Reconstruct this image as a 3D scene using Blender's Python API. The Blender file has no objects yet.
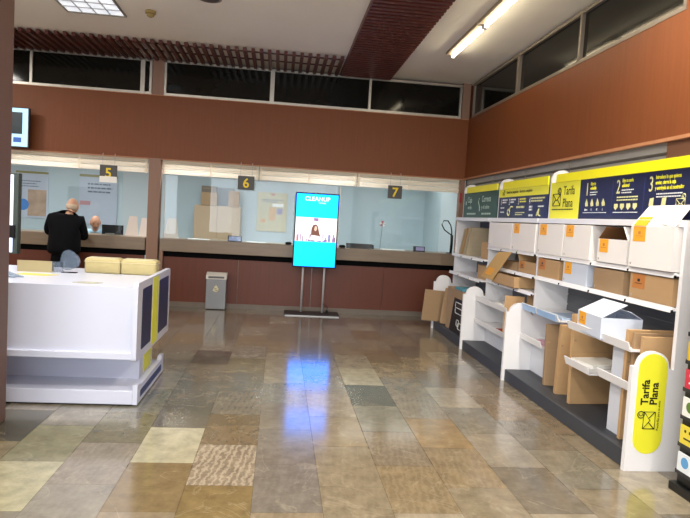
import bpy, bmesh, math, random
from mathutils import Vector, Matrix
R = math.radians
S = bpy.context.scene
COL = S.collection

# ------------------------------------------------------------------ camera
cd = bpy.data.cameras.new('camera')
cam = bpy.data.objects.new('camera', cd)
COL.objects.link(cam)
F_PX, YAW, PITCH, ROLL = 603.83, R(6.387), R(3.770), R(3.385)
cd.sensor_fit = 'HORIZONTAL'
cd.sensor_width = 36.0
cd.lens = 36.0 * F_PX / 690.0
cd.clip_start = 0.05
fw = Vector((math.sin(YAW) * math.cos(PITCH), math.cos(YAW) * math.cos(PITCH), -math.sin(PITCH)))
rt = Vector((math.cos(YAW), -math.sin(YAW), 0))
up = rt.cross(fw)
r2 = rt * math.cos(ROLL) + up * math.sin(ROLL)
u2 = -rt * math.sin(ROLL) + up * math.cos(ROLL)
M = Matrix((r2, u2, -fw)).transposed().to_4x4()
M.translation = (0, 0, 1.5)
cam.matrix_world = M
S.camera = cam

# ------------------------------------------------------------------ world and light
w = bpy.data.worlds.new('world')
S.world = w
w.use_nodes = True
w.node_tree.nodes['Background'].inputs[0].default_value = (0.86, 0.93, 1.0, 1)
w.node_tree.nodes['Background'].inputs[1].default_value = 1.3


def area(name, loc, size, power, color, rot=(0, 0, 0)):
    l = bpy.data.lights.new(name, 'AREA')
    l.shape = 'RECTANGLE'
    l.size, l.size_y = size
    l.energy = power
    l.color = color
    o = bpy.data.objects.new(name, l)
    o.location = loc
    o.rotation_euler = rot
    COL.objects.link(o)
    return o


WARM = (1.0, 0.91, 0.78)
NEUT = (1.0, 0.95, 0.88)
for x, y in ((-2.27, 4.6), (-2.27, 1.6), (-2.27, -1.4), (-0.2, 2.2), (-0.2, -0.8), (-5.2, 4.6), (-5.2, 7.3), (-5.2, 1.0)):
    area('ceiling_troffer_light', (x, y, 3.72), (0.62, 0.62), 74, NEUT)
area('near_tube_light', (2.2, 3.4, 3.62), (0.14, 2.4), 78, WARM)
area('near_tube_light', (2.2, 0.6, 3.62), (0.14, 2.4), 62, WARM)
for x in (-5.6, -3.6, -1.4, 0.8):
    area('office_ceiling_light', (x, 10.12, 2.60), (1.2, 0.4), 38, (0.97, 0.98, 1.0))
area('office_ceiling_light', (2.1, 11.0, 2.60), (1.5, 0.7), 13, (1.0, 0.98, 0.94))
area('entrance_daylight', (-1.5, -3.7, 1.7), (7.5, 2.8), 250, (0.88, 0.93, 1.0), (R(104), 0, 0))

S.view_settings.view_transform = 'Standard'
S.view_settings.look = 'None'
S.view_settings.gamma = 1
S.view_settings.use_curve_mapping = False
S.view_settings.exposure = 0.22


# ------------------------------------------------------------------ materials
def lin(c):
    if isinstance(c, str):
        c = [int(c[i:i + 2], 16) / 255 for i in (0, 2, 4)]
    return tuple((v / 12.92 if v <= 0.04045 else ((v + 0.055) / 1.055) ** 2.4) for v in c[:3]) + (1,)


MC = {}


def mat(name, col, rough=0.5, metal=0.0, var=0.06, scale=(6, 6, 6), spec=0.5, emit=0.0, bump=0.0, coat=0.0, detail=3.0):
    if name in MC:
        return MC[name]
    m = bpy.data.materials.new(name)
    m.use_nodes = True
    nt = m.node_tree
    b = nt.nodes['Principled BSDF']
    b.inputs['Roughness'].default_value = rough
    b.inputs['Metallic'].default_value = metal
    b.inputs['Specular IOR Level'].default_value = spec
    b.inputs['Coat Weight'].default_value = coat
    c = lin(col)
    tc = nt.nodes.new('ShaderNodeTexCoord')
    mp = nt.nodes.new('ShaderNodeMapping')
    mp.inputs['Scale'].default_value = scale
    nz = nt.nodes.new('ShaderNodeTexNoise')
    nz.inputs['Scale'].default_value = 1.0
    nz.inputs['Detail'].default_value = detail
    nt.links.new(tc.outputs['Object'], mp.inputs[0])
    nt.links.new(mp.outputs[0], nz.inputs['Vector'])
    mx = nt.nodes.new('ShaderNodeMix')
    mx.data_type = 'RGBA'
    nt.links.new(nz.outputs[0], mx.inputs[0])
    mx.inputs[6].default_value = tuple(v * (1 - var) for v in c[:3]) + (1,)
    mx.inputs[7].default_value = tuple(min(1, v * (1 + var)) for v in c[:3]) + (1,)
    nt.links.new(mx.outputs[2], b.inputs['Base Color'])
    if emit:
        nt.links.new(mx.outputs[2], b.inputs['Emission Color'])
        b.inputs['Emission Strength'].default_value = emit
    if bump:
        bp = nt.nodes.new('ShaderNodeBump')
        bp.inputs['Strength'].default_value = bump
        bp.inputs['Distance'].default_value = 0.01
        nt.links.new(nz.outputs[0], bp.inputs['Height'])
        nt.links.new(bp.outputs[0], b.inputs['Normal'])
    MC[name] = m
    return m


def glass_mat(name, gloss=0.07, tint=(1, 1, 1, 1)):
    m = bpy.data.materials.new(name)
    m.use_nodes = True
    nt = m.node_tree
    nt.nodes.remove(nt.nodes['Principled BSDF'])
    out = nt.nodes['Material Output']
    t = nt.nodes.new('ShaderNodeBsdfTransparent')
    t.inputs[0].default_value = tint
    g = nt.nodes.new('ShaderNodeBsdfGlossy')
    g.inputs['Roughness'].default_value = 0.02
    fr = nt.nodes.new('ShaderNodeFresnel')
    fr.inputs[0].default_value = 1.2
    mt = nt.nodes.new('ShaderNodeMath')
    mt.operation = 'MAXIMUM'
    mt.inputs[1].default_value = gloss
    nt.links.new(fr.outputs[0], mt.inputs[0])
    x = nt.nodes.new('ShaderNodeMixShader')
    nt.links.new(mt.outputs[0], x.inputs[0])
    nt.links.new(t.outputs[0], x.inputs[1])
    nt.links.new(g.outputs[0], x.inputs[2])
    nt.links.new(x.outputs[0], out.inputs[0])
    return m


WOOD = mat('wood_veneer', '784425', 0.48, var=0.16, scale=(40, 40, 1.6), detail=6, spec=0.25)
WOODTRIM = mat('wood_trim', 'b07a55', 0.5, var=0.1, scale=(20, 20, 3))
PILAS = mat('brown_pilaster', '8a6a58', 0.55, var=0.08, scale=(30, 30, 2))
COLUMN = mat('column_laminate', '5d463e', 0.6, var=0.1, scale=(50, 50, 1.5))
LOWWOOD = mat('counter_wood', '5f2e1b', 0.45, var=0.14, scale=(30, 30, 2))
CEIL = mat('ceiling_plaster', 'efe9dc', 0.9, var=0.05, scale=(1.2, 1.2, 1))
BLIND = mat('blind_white', 'f6f0e0', 0.5, var=0.04)
_b = BLIND.node_tree
_t = _b.nodes.new('ShaderNodeBsdfTranslucent')
_t.inputs[0].default_value = lin('fffaf2')
_m = _b.nodes.new('ShaderNodeMixShader')
_m.inputs[0].default_value = 0.65
_b.links.new(_b.nodes['Principled BSDF'].outputs[0], _m.inputs[1])
_b.links.new(_t.outputs[0], _m.inputs[2])
_b.links.new(_m.outputs[0], _b.nodes['Material Output'].inputs[0])
BLINDG = mat('blind_grey', 'aaa79f', 0.6, var=0.06, scale=(3, 1, 8))
ALU = mat('aluminium', 'b5b1a6', 0.35, 0.7, var=0.05)
DARKGLASS = mat('dark_window_glass', '14130f', 0.09, var=0.3, scale=(1, 1, 2), spec=0.22)
STONE = mat('travertine', '857562', 0.35, var=0.25, scale=(2, 8, 14), detail=8)
BLACK = mat('black_plastic', '0c0c0e', 0.5, var=0.1, spec=0.3)
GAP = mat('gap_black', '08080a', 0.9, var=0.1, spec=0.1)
BLUEWALL = mat('pale_blue_wall', 'b4c6cc', 0.6, var=0.02, scale=(1, 1, 1))
WHITE = mat('white_laminate', 'e8e8ea', 0.32, var=0.015)
WHITEB = mat('white_cardboard', 'e9e5e2', 0.6, var=0.02)
BLUEB = mat('pale_blue_cardboard', 'ccd5e4', 0.6, var=0.03)
BROWN = mat('brown_cardboard', 'ba976c', 0.75, var=0.07, scale=(4, 4, 30))
BROWND = mat('dim_brown_cardboard', 'a08463', 0.75, var=0.07, scale=(4, 4, 30))
GREYP = mat('graphite_plinth', '3c3f45', 0.55, var=0.06)
SLATB = mat('slatted_back', '5c6066', 0.6, var=0.1, scale=(1, 1, 60))
NAVY = mat('navy_print', '1d2346', 0.4, var=0.04)
YEL = mat('yellow_print', 'e8e534', 0.45, var=0.03)
YELB = mat('bright_yellow_strip', 'ece414', 0.4, var=0.02, emit=0.0)
GREEN = mat('dark_green_print', '21493b', 0.4, var=0.04)
ORANGE = mat('orange_sticker', 'f4ab24', 0.5, var=0.04)
ORANGED = mat('dull_orange_sticker', 'c07c3c', 0.6, var=0.06)
INK = mat('black_ink', '15140f', 0.5, var=0.05)
PALEINK = mat('pale_yellow_ink', 'd8d79a', 0.5, var=0.03)
WHITEINK = mat('white_ink', 'e6e8e6', 0.5, var=0.02)
SLAT = mat('dark_red_slat', '5a2c24', 0.4, var=0.2, scale=(10, 10, 10))
STEEL = mat('brushed_steel', 'cfd2d4', 0.35, 0.25, var=0.05)
CREAM = mat('cream_foam', 'b5a877', 0.8, var=0.12, scale=(12, 12, 12), bump=0.6)
PAPER = mat('paper', 'f0efe8', 0.7, var=0.02)
BINM = mat('grey_bin', '8b8f93', 0.4, 0.2, var=0.03)


# ------------------------------------------------------------------ mesh builder
class MB:
    def __init__(s):
        s.b = bmesh.new()

    def box(s, x0, x1, y0, y1, z0, z1, mi=0, bev=0.0):
        vs = [s.b.verts.new((x, y, z)) for x in (x0, x1) for y in (y0, y1) for z in (z0, z1)]
        fs = []
        for q in ((0, 1, 3, 2), (4, 6, 7, 5), (0, 4, 5, 1), (2, 3, 7, 6), (0, 2, 6, 4), (1, 5, 7, 3)):
            f = s.b.faces.new([vs[i] for i in q])
            f.material_index = mi
            fs.append(f)
        if bev:
            es = list({e for f in fs for e in f.edges})
            bmesh.ops.bevel(s.b, geom=es, offset=bev, segments=2, profile=0.5, affect='EDGES')
        return s

    def poly(s, pts, d, mi=0):
        """pts: 3D outline, extruded by vector d"""
        d = Vector(d)
        a = [s.b.verts.new(p) for p in pts]
        c = [s.b.verts.new(Vector(p) + d) for p in pts]
        n = len(pts)
        f = s.b.faces.new(a)
        f.material_index = mi
        f = s.b.faces.new(c[::-1])
        f.material_index = mi
        for i in range(n):
            f = s.b.faces.new((a[i], a[(i + 1) % n], c[(i + 1) % n], c[i]))
            f.material_index = mi
        return s

    def tube(s, pts, r, n=10, mi=0, closed=False):
        pts = [Vector(p) for p in pts]
        rs = r if isinstance(r, (list, tuple)) else [r] * len(pts)
        rings = []
        m = len(pts)
        for i, p in enumerate(pts):
            if closed:
                t = pts[(i + 1) % m] - pts[i - 1]
            else:
                t = (pts[min(i + 1, m - 1)] - pts[max(i - 1, 0)])
            t.normalize()
            a = Vector((0, 0, 1)) if abs(t.z) < 0.9 else Vector((1, 0, 0))
            u = t.cross(a).normalized()
            v = t.cross(u)
            rings.append([s.b.verts.new(p + rs[i] * (u * math.cos(2 * math.pi * k / n) + v * math.sin(2 * math.pi * k / n))) for k in range(n)])
        for i in range(m if closed else m - 1):
            A, B = rings[i], rings[(i + 1) % m]
            for k in range(n):
                f = s.b.faces.new((A[k], A[(k + 1) % n], B[(k + 1) % n], B[k]))
                f.material_index = mi
                f.smooth = True
        if not closed:
            s.b.faces.new(rings[0][::-1]).material_index = mi
            s.b.faces.new(rings[-1]).material_index = mi
        return s

    def build(s, name, mats, parent=None, loc=None, rot=None, smooth=False):
        bmesh.ops.recalc_face_normals(s.b, faces=s.b.faces[:])
        if smooth:
            for f in s.b.faces:
                f.smooth = True
        me = bpy.data.meshes.new(name)
        s.b.to_mesh(me)
        s.b.free()
        for m in (mats if isinstance(mats, (list, tuple)) else [mats]):
            me.materials.append(m)
        o = bpy.data.objects.new(name, me)
        COL.objects.link(o)
        if parent:
            o.parent = parent
        if loc:
            o.location = loc
        if rot:
            o.rotation_euler = rot
        return o


def tag(o, label, cat, group=None, kind=None):
    o['label'] = label
    o['category'] = cat
    if group:
        o['group'] = group
    if kind:
        o['kind'] = kind
    return o


def thing(name, label, cat, loc=(0, 0, 0), rz=0.0, group=None):
    o = bpy.data.objects.new(name, None)
    o.empty_display_size = 0.1
    COL.objects.link(o)
    o.location = loc
    o.rotation_euler = (0, 0, rz)
    return tag(o, label, cat, group)


def struct(name, mb, m, parent=None):
    o = mb.build(name, m, parent)
    if parent is None:
        o['kind'] = 'structure'
    return o


def sroot(name, loc=(0, 0, 0)):
    o = bpy.data.objects.new(name, None)
    o.empty_display_size = 0.1
    COL.objects.link(o)
    o.location = loc
    o['kind'] = 'structure'
    return o


def copy_tree(o, loc=None, rz=None, label=None):
    def rec(q, par):
        c = q.copy()
        COL.objects.link(c)
        c.parent = par
        for ch in list(q.children):
            rec(ch, c)
        return c
    c = rec(o, None)
    if loc:
        c.location = loc
    if rz is not None:
        c.rotation_euler = (0, 0, rz)
    if label:
        c['label'] = label
    return c


def text(name, body, size, m, parent, loc, rot=(math.pi / 2, 0, 0), align='LEFT', off=0.0, spacing=1.0, line=1.0, squeeze=1.0, shear=0.0):
    cu = bpy.data.curves.new(name, 'FONT')
    cu.body = body
    cu.size = size
    cu.align_x = align
    cu.offset = off
    cu.extrude = 0.0006
    cu.space_character = spacing
    cu.space_line = line
    cu.resolution_u = 3
    cu.shear = shear
    t = bpy.data.objects.new(name, cu)
    COL.objects.link(t)
    bpy.context.view_layer.update()
    dg = bpy.context.evaluated_depsgraph_get()
    me = bpy.data.meshes.new_from_object(t.evaluated_get(dg))
    bpy.data.objects.remove(t)
    me.materials.clear()
    me.materials.append(m)
    o = bpy.data.objects.new(name, me)
    COL.objects.link(o)
    o.parent = parent
    o.location = loc
    o.rotation_euler = rot
    o.scale = (squeeze, 1, 1)
    return o


def arc(cx, cy, r, a0, a1, n=12):
    return [(cx + r * math.cos(R(a0 + (a1 - a0) * i / n)), cy + r * math.sin(R(a0 + (a1 - a0) * i / n))) for i in range(n + 1)]


# ------------------------------------------------------------------ floor of stone tiles
def floor():
    bm = bmesh.new()
    lay = bm.faces.layers.float_color.new('tint') if False else bm.loops.layers.float_color.new('tint')
    random.seed(11)
    TX, TY = 0.3665, 0.597
    pal = ['93846c', '9c8a70', '8b7c68', 'a08c6c', '8a8272', '97856a', '7f7464', 'a69880', '90795a', '9a8f7e']
    special = {(0, 3.57): ('b9b294', .2), (0, 2.97): ('8b754e', .1), (0, 4.16): ('6f6758', .1), (0, 5.95): ('665a50', .1),
               (1, 3.28): ('94836f', 1.), (1, 3.87): ('7d6748', .15), (1, 4.46): ('857866', .6), (1, 2.68): ('8d7648', .1),
               (2, 3.57): ('857b70', .1), (2, 2.97): ('837a70', .3), (2, 4.16): ('8c7f6e', .1), (3, 3.28): ('95866c', .35), (3, 2.68): ('93846a', .35), (3, 3.87): ('937f5c', .1),
               (4, 4.77): ('676353', .1), (4, 5.37): ('b7ac8b', .2), (5, 3.87): ('a08358', .1), (4, 4.17): ('8d8572', .2),
               (4, 3.57): ('8a7a64', .6), (4, 2.97): ('94805f', .7), (5, 3.28): ('968060', .7), (5, 4.46): ('91826c', .8),
               (-1, 3.28): ('8f8372', .5), (-1, 2.68): ('8e8676', .3), (-1, 3.87): ('7c7458', .15), (-2, 2.97): ('b3ad88', .2),
               (-2, 3.57): ('8f8a6a', .1), (-3, 3.87): ('5c584a', .1), (-3, 3.28): ('8d7f60', .1), (2, 8.34): ('b5a583', .1), (1, 5.65): ('8f8264', .1),
               (-1, 4.46): ('82806f', .3)}
    sp = {}
    for (c, y), v in special.items():
        base = 2.975 if c % 2 == 0 else 3.277
        sp[(c, round((y - base) / TY))] = v
    for c in range(-20, 10):
        x0 = -0.802 + TX * c
        base = 2.975 if c % 2 == 0 else 3.277
        for k in range(-12, 18):
            y0 = base + TY * k
            q = [bm.verts.new((x0 + a, y0 + b, 0)) for a, b in ((0.0012, 0.0012), (TX - 0.0012, 0.0012), (TX - 0.0012, TY - 0.0012), (0.0012, TY - 0.0012))]
            f = bm.faces.new(q)
            col, vein = sp.get((c, k), (random.choice(pal), random.choice((.05, .1, .15, .3, .5))))
            l = lin(col)
            gy = (l[0] * .3 + l[1] * .6 + l[2] * .1)
            l = [0.72 * (v * 0.82 + gy * 0.18 * q) for v, q in zip(l, (0.97, 1.0, 0.80))]
            vein = vein if vein >= .9 else vein * 0.3
            for lp in f.loops:
                lp[lay] = (l[0], l[1], l[2], vein)
    g = [bm.verts.new(p) for p in ((-9, -4.2, -0.003), (3.2, -4.2, -0.003), (3.2, 13, -0.003), (-9, 13, -0.003))]
    f = bm.faces.new(g)
    for lp in f.loops:
        lp[lay] = (0.11, 0.09, 0.065, 0)
    # slab body below the tiles
    for p in ((-9, 3.2),):
        vs = [bm.verts.new((x, y, z)) for x in (-9, 3.2) for y in (-4.2, 13) for z in (-0.15, -0.004)]
        for q in ((0, 1, 3, 2), (4, 6, 7, 5), (0, 4, 5, 1), (2, 3, 7, 6), (0, 2, 6, 4)):
            f = bm.faces.new([vs[i] for i in q])
            for lp in f.loops:
                lp[lay] = (0.1, 0.09, 0.07, 0)
    me = bpy.data.meshes.new('floor')
    bm.to_mesh(me)
    bm.free()
    m = bpy.data.materials.new('stone_tiles')
    m.use_nodes = True
    nt = m.node_tree
    b = nt.nodes['Principled BSDF']
    at = nt.nodes.new('ShaderNodeAttribute')
    at.attribute_name = 'tint'
    tc = nt.nodes.new('ShaderNodeTexCoord')
    # cloudy tone and directional veins
    n1 = nt.nodes.new('ShaderNodeTexNoise')
    n1.inputs['Scale'].default_value = 9.0
    n1.inputs['Detail'].default_value = 8
    n1.inputs['Roughness'].default_value = 0.65
    wv = nt.nodes.new('ShaderNodeTexWave')
    wv.bands_direction = 'X'
    wv.inputs['Scale'].default_value = 7.5
    wv.inputs['Distortion'].default_value = 9.0
    wv.inputs['Detail'].default_value = 5
    wv.inputs['Detail Scale'].default_value = 2.6
    wv.inputs['Detail Roughness'].default_value = 0.7
    mp = nt.nodes.new('ShaderNodeMapping')
    mp.inputs['Scale'].default_value = (1.0, 0.55, 1.0)
    mp.inputs['Rotation'].default_value = (0, 0, R(14))
    nt.links.new(tc.outputs['Object'], n1.inputs['Vector'])
    nt.links.new(tc.outputs['Object'], mp.inputs[0])
    nt.links.new(mp.outputs[0], wv.inputs['Vector'])
    r1 = nt.nodes.new('ShaderNodeMapRange')
    r1.inputs[1].default_value = 0.3
    r1.inputs[2].default_value = 0.7
    r1.inputs[3].default_value = 0.74
    r1.inputs[4].default_value = 1.22
    nt.links.new(n1.outputs[0], r1.inputs[0])
    mul = nt.nodes.new('ShaderNodeVectorMath')
    mul.operation = 'SCALE'
    nt.links.new(at.outputs['Color'], mul.inputs[0])
    nt.links.new(r1.outputs[0], mul.inputs['Scale'])
    cr = nt.nodes.new('ShaderNodeMapRange')
    cr.inputs[1].default_value = 0.35
    cr.inputs[2].default_value = 0.95
    nt.links.new(wv.outputs[0], cr.inputs[0])
    vm = nt.nodes.new('ShaderNodeMath')
    vm.operation = 'MULTIPLY'
    nt.links.new(cr.outputs[0], vm.inputs[0])
    nt.links.new(at.outputs['Alpha'], vm.inputs[1])
    vm2 = nt.nodes.new('ShaderNodeMath')
    vm2.operation = 'MULTIPLY'
    vm2.inputs[1].default_value = 0.34
    nt.links.new(vm.outputs[0], vm2.inputs[0])
    mx = nt.nodes.new('ShaderNodeMix')
    mx.data_type = 'RGBA'
    nt.links.new(vm2.outputs[0], mx.inputs[0])
    nt.links.new(mul.outputs[0], mx.inputs[6])
    mx.inputs[7].default_value = lin('c9bfa6')
    n2 = nt.nodes.new('ShaderNodeTexNoise')
    n2.inputs['Scale'].default_value = 2.2
    n2.inputs['Detail'].default_value = 7
    n2.inputs['Distortion'].default_value = 1.2
    nt.links.new(tc.outputs['Object'], n2.inputs['Vector'])
    s1 = nt.nodes.new('ShaderNodeMath')
    s1.operation = 'SUBTRACT'
    s1.inputs[1].default_value = 0.5
    nt.links.new(n2.outputs[0], s1.inputs[0])
    s2 = nt.nodes.new('ShaderNodeMath')
    s2.operation = 'ABSOLUTE'
    nt.links.new(s1.outputs[0], s2.inputs[0])
    s3 = nt.nodes.new('ShaderNodeMapRange')
    s3.inputs[1].default_value = 0.0
    s3.inputs[2].default_value = 0.012
    s3.inputs[3].default_value = 0.35
    s3.inputs[4].default_value = 0.0
    nt.links.new(s2.outputs[0], s3.inputs[0])
    s4 = nt.nodes.new('ShaderNodeMath')
    s4.operation = 'MULTIPLY'
    nt.links.new(s3.outputs[0], s4.inputs[0])
    nt.links.new(n1.outputs[0], s4.inputs[1])
    mx2 = nt.nodes.new('ShaderNodeMix')
    mx2.data_type = 'RGBA'
    nt.links.new(s4.outputs[0], mx2.inputs[0])
    nt.links.new(mx.outputs[2], mx2.inputs[6])
    mx2.inputs[7].default_value = lin('b8ae96')
    nt.links.new(mx2.outputs[2], b.inputs['Base Color'])
    rr = nt.nodes.new('ShaderNodeMapRange')
    rr.inputs[3].default_value = 0.10
    rr.inputs[4].default_value = 0.2
    nt.links.new(n1.outputs[0], rr.inputs[0])
    nt.links.new(rr.outputs[0], b.inputs['Roughness'])
    b.inputs['Specular IOR Level'].default_value = 0.5
    b.inputs['Coat Weight'].default_value = 0.4
    b.inputs['Coat Roughness'].default_value = 0.10
    me.materials.append(m)
    o = bpy.data.objects.new('floor', me)
    COL.objects.link(o)
    o['kind'] = 'structure'


floor()

# ------------------------------------------------------------------ shell
XR, YB, ZC = 2.915, 9.5, 3.76
struct('ceiling', MB().box(-9, 3.2, -4.2, 9.7, ZC, ZC + 0.12), CEIL)
struct('ceiling_office', MB().box(-9, 3.2, 9.7, 13, 2.62, 2.72), CEIL)
# upper timber bulkhead over the counter with the clerestory opening above it
bk = MB()
bk.box(-9, XR, YB, YB + 0.12, 2.25, 3.2)
bk.box(-9, XR + 0.1, YB + 0.12, YB + 0.2, 2.25, ZC)
struct('wall_back', bk, WOOD)
struct('trim_1', MB().box(-9, XR, YB - 0.012, YB + 0.02, 2.235, 2.25).box(-9, XR, YB - 0.006, YB + 0.02, 3.19, 3.2), WOODTRIM)
struct('trim_2', MB().box(-2.0, -1.83, YB - 0.02, YB + 0.12, 3.2, ZC).box(2.79, XR, YB - 0.01, YB + 0.12, 3.2, ZC), PILAS)
struct('trim_3', MB().box(-2.0, -1.83, YB - 0.03, YB + 0.14, 0, 2.25).box(2.86, 2.93, YB, YB + 0.14, 0, 2.25), PILAS)
# right wall: upper timber band
rw = MB()
rw.box(XR, XR + 0.12, -4.2, YB, 2.25, 3.2)
rw.box(XR + 0.12, XR + 0.2, -4.2, 9.8, 0, ZC)
rw.box(XR, XR + 0.12, -4.2, 4.3, 3.2, ZC)
struct('wall_right', rw, WOOD)
struct('trim_4', MB().box(XR - 0.022, XR + 0.02, -4.2, YB, 2.235, 2.262), WOODTRIM)
struct('trim_5', MB().box(XR + 0.04, XR + 0.12, -4.2, 4.44, 0, 2.25), mat('pilaster_brown_right', '8f6448', 0.5, var=0.1, scale=(20, 20, 2)))
# grey louvre blind behind the shelving
bl = thing('grey_blind', 'grey horizontal slatted blind on the right wall above the shelving', 'blind', (XR + 0.07, 7.18, 0))
for (y0, y1) in ((-2.73, -1.15), (-1.14, -0.02), (-0.01, 1.13), (1.14, 2.3)):
    m_ = MB()
    z = 0.2
    while z < 2.24:
        m_.poly([(0.02, y0, z), (-0.022, y0, z + 0.012), (-0.022, y0, z + 0.10), (0.02, y0, z + 0.112)], (0, y1 - y0, 0))
        z += 0.115
    m_.build('slat_panel', BLINDG, bl)
    MB().box(-0.03, -0.022, y1 - 0.006, y1 + 0.006, 0.2, 2.24).build('ladder_tape', ALU, bl)
struct('wall_left', MB().box(-9.1, -9, -4.2, 13, 0, ZC), mat('left_wall_wood', '8f5338', 0.5, var=0.12, scale=(20, 20, 2)))
# street front behind the camera: mullions with glazing between
ft = MB()
ft.box(-9, 3.2, -4.2, -4.0, 0, 0.35).box(-9, 3.2, -4.2, -4.0, 3.1, ZC)
for x in (-9, -6.4, -5.1, -3.4, -1.8, 0.1, 1.7, 2.8):
    ft.box(x, x + 0.4, -4.2, -4.0, 0.35, 3.1)
struct('wall_front', ft, PILAS)
# office behind the counter
struct('wall_office', MB().box(-9, 3.2, 12.4, 12.5, 0, 2.7).box(3.0, 3.1, 9.7, 12.4, 0, 2.7), BLUEWALL)
# windows: clerestory
PN = DARKGLASS


def clerestory(name, p0, p1, xs, doubles, FR=ALU):
    """p0->p1 along the wall at z 3.2..3.72; xs are mullion fractions in metres from p0"""
    root = sroot(name, p0)
    d = (Vector(p1) - Vector(p0))
    L = d.length
    root.rotation_euler = (0, 0, math.atan2(d.y, d.x))
    f = MB()
    f.box(0, L, -0.005, 0.05, 0, 0.035).box(0, L, -0.005, 0.05, 0.49, 0.525)
    f.box(0, 0.035, -0.005, 0.05, 0.03, 0.5).box(L - 0.035, L, -0.005, 0.05, 0.03, 0.5)
    f.build('window_frame', FR, root)
    for x in xs:
        wdt = 0.045 if x in doubles else 0.026
        m = MB().box(x - wdt, x + wdt * 0.4, -0.012, 0.04, 0.03, 0.5)
        if x in doubles:
            m.box(x - wdt * 0.5, x - wdt * 0.3, -0.02, -0.01, 0.2, 0.3)
        m.build('mullion', FR, root)
    e = [0.03] + [x for x in xs] + [L - 0.03]
    for a, b in zip(e[:-1], e[1:]):
        MB().box(a + 0.01, b - 0.01, 0.025, 0.034, 0.03, 0.49).build('pane', PN, root)
    return root


clerestory('window_1', (-8.9, YB, 3.2), (-2.01, YB, 3.2), [1.6, 3.3, 5.17, 6.77], [6.77])
clerestory('window_2', (-1.83, YB, 3.2), (2.78, YB, 3.2), [1.63, 3.14], [1.63])
clerestory('window_3', (XR, 9.35, 3.2), (XR, 4.3, 3.2), [1.83, 3.43], [1.83], mat('bronze_frame', '84796c', 0.45, 0.3))

# ------------------------------------------------------------------ slatted dark ceiling baffle
lv = thing('slatted_ceiling_baffle', 'dark red-brown slatted baffle hung under the ceiling along the counter wall', 'ceiling baffle', (0, 9.0, ZC))
m_ = MB()
x = -8.9
while x < 0.78:
    m_.box(x, x + 0.045, -0.5, 0.47, -0.066, -0.012)
    x += 0.112
m_.build('slats', SLAT, lv)
MB().box(-8.9, 0.80, -0.3, -0.26, -0.012, 0).build('rail', SLAT, lv)
MB().box(-8.9, 0.80, 0.1, 0.14, -0.012, 0).build('rail', SLAT, lv)
lv2 = thing('slatted_ceiling_baffle', 'wide dark red-brown slatted baffle running along the ceiling towards the viewer', 'ceiling baffle', (1.25, 9.0, ZC))
m_ = MB()
y = 0.44
while y > -12.5:
    m_.box(-0.42, 0.35, y - 0.05, y, -0.066, -0.012)
    y -= 0.105
m_.build('slats', SLAT, lv2)
MB().box(-0.435, -0.42, -12.6, 0.44, -0.06, -0.0).build('rail', SLAT, lv2)
MB().box(0.0, 0.04, -12.6, 0.45, -0.012, 0).build('rail', SLAT, lv2)

# ------------------------------------------------------------------ lights as seen
tb = thing('fluorescent_batten', 'far lit fluorescent tube batten on the ceiling at right', 'ceiling light', (2.14, 7.26, ZC), 0, 'fluorescent battens at right')
TUBE = mat('lit_tube', 'fff3d4', 0.5, var=0.0, emit=26)
MB().box(-0.09, 0.04, -0.62, 0.62, -0.04, 0, bev=0.006).build('housing', mat('batten_housing', 'a8977c', 0.5), tb)
MB().tube([(0.0, -0.59, -0.06), (0.0, 0.59, -0.06)], 0.015, 12).build('tube', TUBE, tb)
MB().box(-0.03, 0.03, -0.615, -0.595, -0.08, -0.03).box(-0.02, 0.02, 0.595, 0.615, -0.08, -0.03).build('lamp_holder', WHITE, tb)
copy_tree(tb, (2.14, 5.98, ZC), 0, 'nearer lit fluorescent tube batten on the ceiling at right')
tr = thing('troffer_light', 'square recessed ceiling light with louvred cells at upper left', 'ceiling light', (-2.27, 7.31, ZC))
m_ = MB()
m_.box(-0.34, 0.34, -0.32, -0.30, -0.02, 0).box(-0.34, 0.34, 0.30, 0.32, -0.02, 0).box(-0.34, -0.32, -0.3, 0.3, -0.02, 0).box(0.32, 0.34, -0.3, 0.3, -0.02, 0)
m_.build('frame', mat('troffer_frame', '8f8a80', 0.5), tr)
MB().box(-0.32, 0.32, -0.3, 0.3, -0.008, -0.003).build('diffuser', mat('lit_diffuser', 'dfecff', 0.5, var=0.4, scale=(7, 7, 7), emit=0.85), tr)
m_ = MB()
for k in range(1, 4):
    m_.box(-0.32 + k * 0.16 - 0.006, -0.32 + k * 0.16 + 0.006, -0.3, 0.3, -0.02, -0.008)
for k in range(1, 3):
    m_.box(-0.32, 0.32, -0.3 + k * 0.2 - 0.008, -0.3 + k * 0.2 + 0.008, -0.02, -0.008)
m_.build('louvre', STEEL, tr)
sd = thing('smoke_detector', 'small yellowed round smoke detector on the ceiling', 'smoke detector', (-1.6, 7.36, ZC))
MB().tube([(0, 0, 0), (0, 0, -0.03)], 0.06, 20).build('base', mat('yellowed_plastic', 'a8935c', 0.5), sd)
MB().tube([(0, 0, -0.03), (0, 0, -0.055), (0, 0, -0.07)], [0.045, 0.04, 0.02], 20).build('sensor_head', mat('yellowed_plastic', 'a8935c', 0.5), sd)
sp = thing('ceiling_speaker', 'round dark grilled speaker set in the ceiling', 'speaker', (-0.86, 6.72, ZC))
MB().tube([(0, 0, 0), (0, 0, -0.012)], 0.13, 28).build('rim', mat('speaker_rim', '8e857a', 0.5), sp)
MB().tube([(0, 0, -0.012), (0, 0, -0.018)], 0.10, 28).build('grille', mat('speaker_grille', '4c443e', 0.6), sp)

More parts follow.
